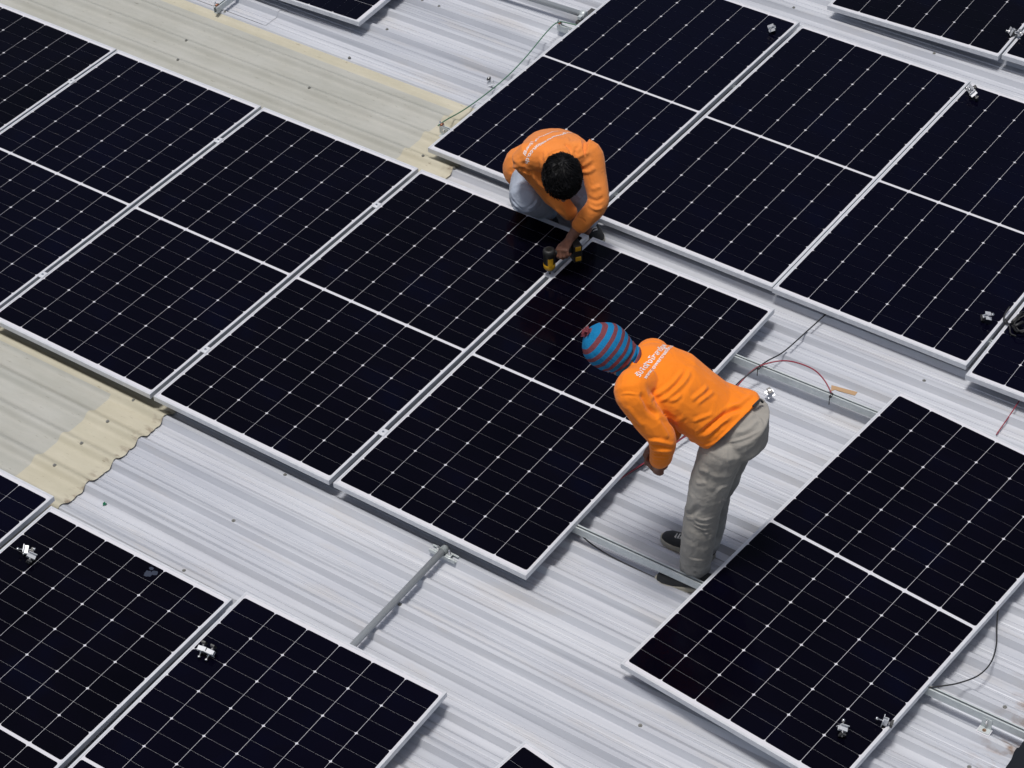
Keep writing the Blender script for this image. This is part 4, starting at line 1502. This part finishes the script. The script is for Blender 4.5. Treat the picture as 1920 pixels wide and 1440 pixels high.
# hair: a cap on the skull and many short locks lying outward from the crown
latc = up_h.cross(fw_h).normalized()
bm = bmesh.new()
hb = lambda f, u, l: hd2 + fw_h * f + up_h * u + latc * l
vs_ = ball(bm, (0, 0, 0), 1.0, seg=28)
for v_ in vs_:
    d_ = v_.co.normalized()
    n_ = 1 + 0.11 * noise.noise(d_ * 3.2) + 0.06 * noise.noise(d_ * 9)
    f, u, l = d_.x * 0.113 * n_, d_.z * 0.110 * n_, d_.y * 0.097 * n_
    if d_.z < -0.1:
        u *= 0.62
    v_.co = hb(-0.008 + f * (0.72 if (d_.x > 0 and d_.z < 0.05) else 1.0), 0.018 + u, l)
hair = mesh_obj('hair', bm, M_HAIR, man2, smooth=True)
bm = bmesh.new()
whorl = Vector((-0.45, 0.05, 0.9)).normalized()
for k in range(2300):
    while True:
        d_ = Vector((random.gauss(0, 1), random.gauss(0, 1), random.gauss(0, 1))).normalized()
        if d_.z > -0.35 - 0.25 * (d_.x < 0):
            break
    fl = (d_ - whorl * d_.dot(whorl))
    if fl.length < 1e-3:
        continue
    fl.normalize()
    fl = (fl + whorl.cross(d_) * 0.35 + Vector((random.gauss(0, .22), random.gauss(0, .22), random.gauss(0, .22)))).normalized()
    ln = random.uniform(0.035, 0.075)
    pts = []
    q = d_.copy()
    rise = random.uniform(0.0, 0.10) + 0.12 * max(0, noise.noise(d_ * 3.2))
    for j in range(5):
        s_ = j / 4
        qq = q.normalized()
        rad_ = 1.0 + 0.05 * math.sin(s_ * math.pi) + rise * s_
        pts.append(hb(-0.008 + qq.x * 0.113 * rad_, 0.018 + qq.z * 0.110 * rad_, qq.y * 0.097 * rad_))
        q = q + fl * (ln / 4 / 0.1)
    tube(bm, pts, [0.0021, 0.0023, 0.0020, 0.0014, 0.0004], 3, caps=False)
lk = mesh_obj('hair_locks', bm, M_HAIR, hair)

shoe(man2, anR + CF * 0.12 + Vector((0.02, 0.02, 0)), anR - CF * 0.10 + Vector((-0.02, -0.02, 0)), 0.024, 1)
shoe(man2, anL + CF * 0.13 + Vector((0.05, 0.03, 0)), anL - CF * 0.09 + Vector((-0.03, -0.01, 0)), 0.024, 1)

# ---- the power drill he holds --------------------------------------------------------------
M_YEL = mat('yellow_drill_plastic', (0.62, 0.33, 0.015), 0.4)
M_BLK = mat('black_drill_rubber', (0.012, 0.012, 0.012), 0.55)
M_NOSE = mat('grey_drill_nose', (0.13, 0.14, 0.14), 0.4, 0.3)
drill = empty('power_drill', (AXD.x, AXD.y, 0.150))
dz = 0.150


def D(x, y, z):
    return Vector((x, y, z - dz))


gx = Vector((gdir.x, gdir.y, 0)).normalized()
gy = Vector((-gx.y, gx.x, 0))
bm = bmesh.new()
tube(bm, [D(0, 0, 0.192), D(0, 0, 0.196), D(0, 0, 0.206), D(0, 0, 0.222), D(0, 0, 0.226)], [0.028, 0.031, 0.0325, 0.0325, 0.030], 24)
mesh_obj('body', bm, M_YEL, drill)
bm = bmesh.new()
tube(bm, [D(0, 0, 0.222), D(0, 0, 0.224), D(0, 0, 0.270), D(0, 0, 0.284), D(0, 0, 0.300), D(0, 0, 0.312), D(0, 0, 0.316)], [0.030, 0.0315, 0.0315, 0.0335, 0.0335, 0.030, 0.022], 24)
mo = mesh_obj('motor_cap', bm, M_BLK, drill)
bm = bmesh.new()
for a0, a1 in ((-70, -15),):
    for k in range(4):
        t0, t1 = math.radians(a0 + (a1 - a0) * k / 4), math.radians(a0 + (a1 - a0) * (k + 1) / 4)
        q = [D(0.0322 * math.cos(t_), 0.0322 * math.sin(t_), z_) for t_, z_ in ((t0, 0.224), (t1, 0.224), (t1, 0.272), (t0, 0.266))]
        bm.faces.new([bm.verts.new(x) for x in q])
bmesh.ops.remove_doubles(bm, verts=bm.verts[:], dist=1e-5)
bmesh.ops.solidify(bm, geom=bm.faces[:], thickness=0.0015)
mesh_obj('side_trim', bm, M_YEL, mo)
bm = bmesh.new()
for k in range(-2, 3):                                   # vent bars on the cap
    wv = 0.016 - 0.002 * abs(k)
    c_ = D(0, 0, 0.3172)
    q = [c_ + gx * (k * 0.0066) + gy * s1 * wv + gx * s2 * 0.0014 for s1, s2 in ((-1, -1), (1, -1), (1, 1), (-1, 1))]
    f = bm.faces.new([bm.verts.new(x) for x in q])
bmesh.ops.solidify(bm, geom=bm.faces[:], thickness=0.0015)
mesh_obj('vents', bm, mat('vent_yellow', (0.55, 0.42, 0.16), 0.5), mo)
bm = bmesh.new()
tube(bm, [D(0, 0, 0.194), D(0, 0, 0.186), D(0, 0, 0.176), D(0, 0, 0.172)], [0.028, 0.025, 0.017, 0.012], 20)
mesh_obj('nose', bm, M_NOSE, drill)
bm = bmesh.new()
tube(bm, [D(0, 0, 0.176), D(0, 0, 0.168), D(0, 0, 0.160), D(0, 0, 0.151)], [0.010, 0.0095, 0.006, 0.0058], 10)
mesh_obj('bit', bm, M_DARKST, drill)
bm = bmesh.new()
g0 = Vector((0, 0, 0.277 - dz))
g1 = g0 + gdir * 0.130
loft(bm, [(g0 + gdir * 0.015, UPZ, 0.026, 0.017), (g0 + gdir * 0.05, UPZ, 0.019, 0.016), (g0 + gdir * 0.10, UPZ, 0.019, 0.016), (g1, UPZ, 0.028, 0.020)], 14)
mesh_obj('handle', bm, M_BLK, drill, smooth=True)
bm = bmesh.new()
bc = g1 + gdir * 0.022 - UPZ * 0.012
for sz, ex, mt_ in ((1.0, 0.024, 0),):
    vs_ = []
    res = bmesh.ops.create_cube(bm, size=1.0)
    for v_ in res['verts']:
        v_.co = bc + gdir * (v_.co.x * 0.050) + gy * (v_.co.y * 0.072) + UPZ * (v_.co.z * 0.112)
bevel_all(bm, 0.007, 3)
bat = mesh_obj('battery', bm, M_BLK, drill, smooth=False)
bm = bmesh.new()
for oz in (-0.030, 0.036):
    res = bmesh.ops.create_cube(bm, size=1.0)
    for v_ in res['verts']:
        v_.co = bc + gdir * (v_.co.x * 0.034) + gy * (v_.co.y * 0.076) + UPZ * (oz + v_.co.z * 0.030)
bevel_all(bm, 0.004, 2)
mesh_obj('battery_trim', bm, M_YEL, bat)
tag(drill, 'yellow and black cordless drill held upright over a clamp by the crouching worker', 'power drill')
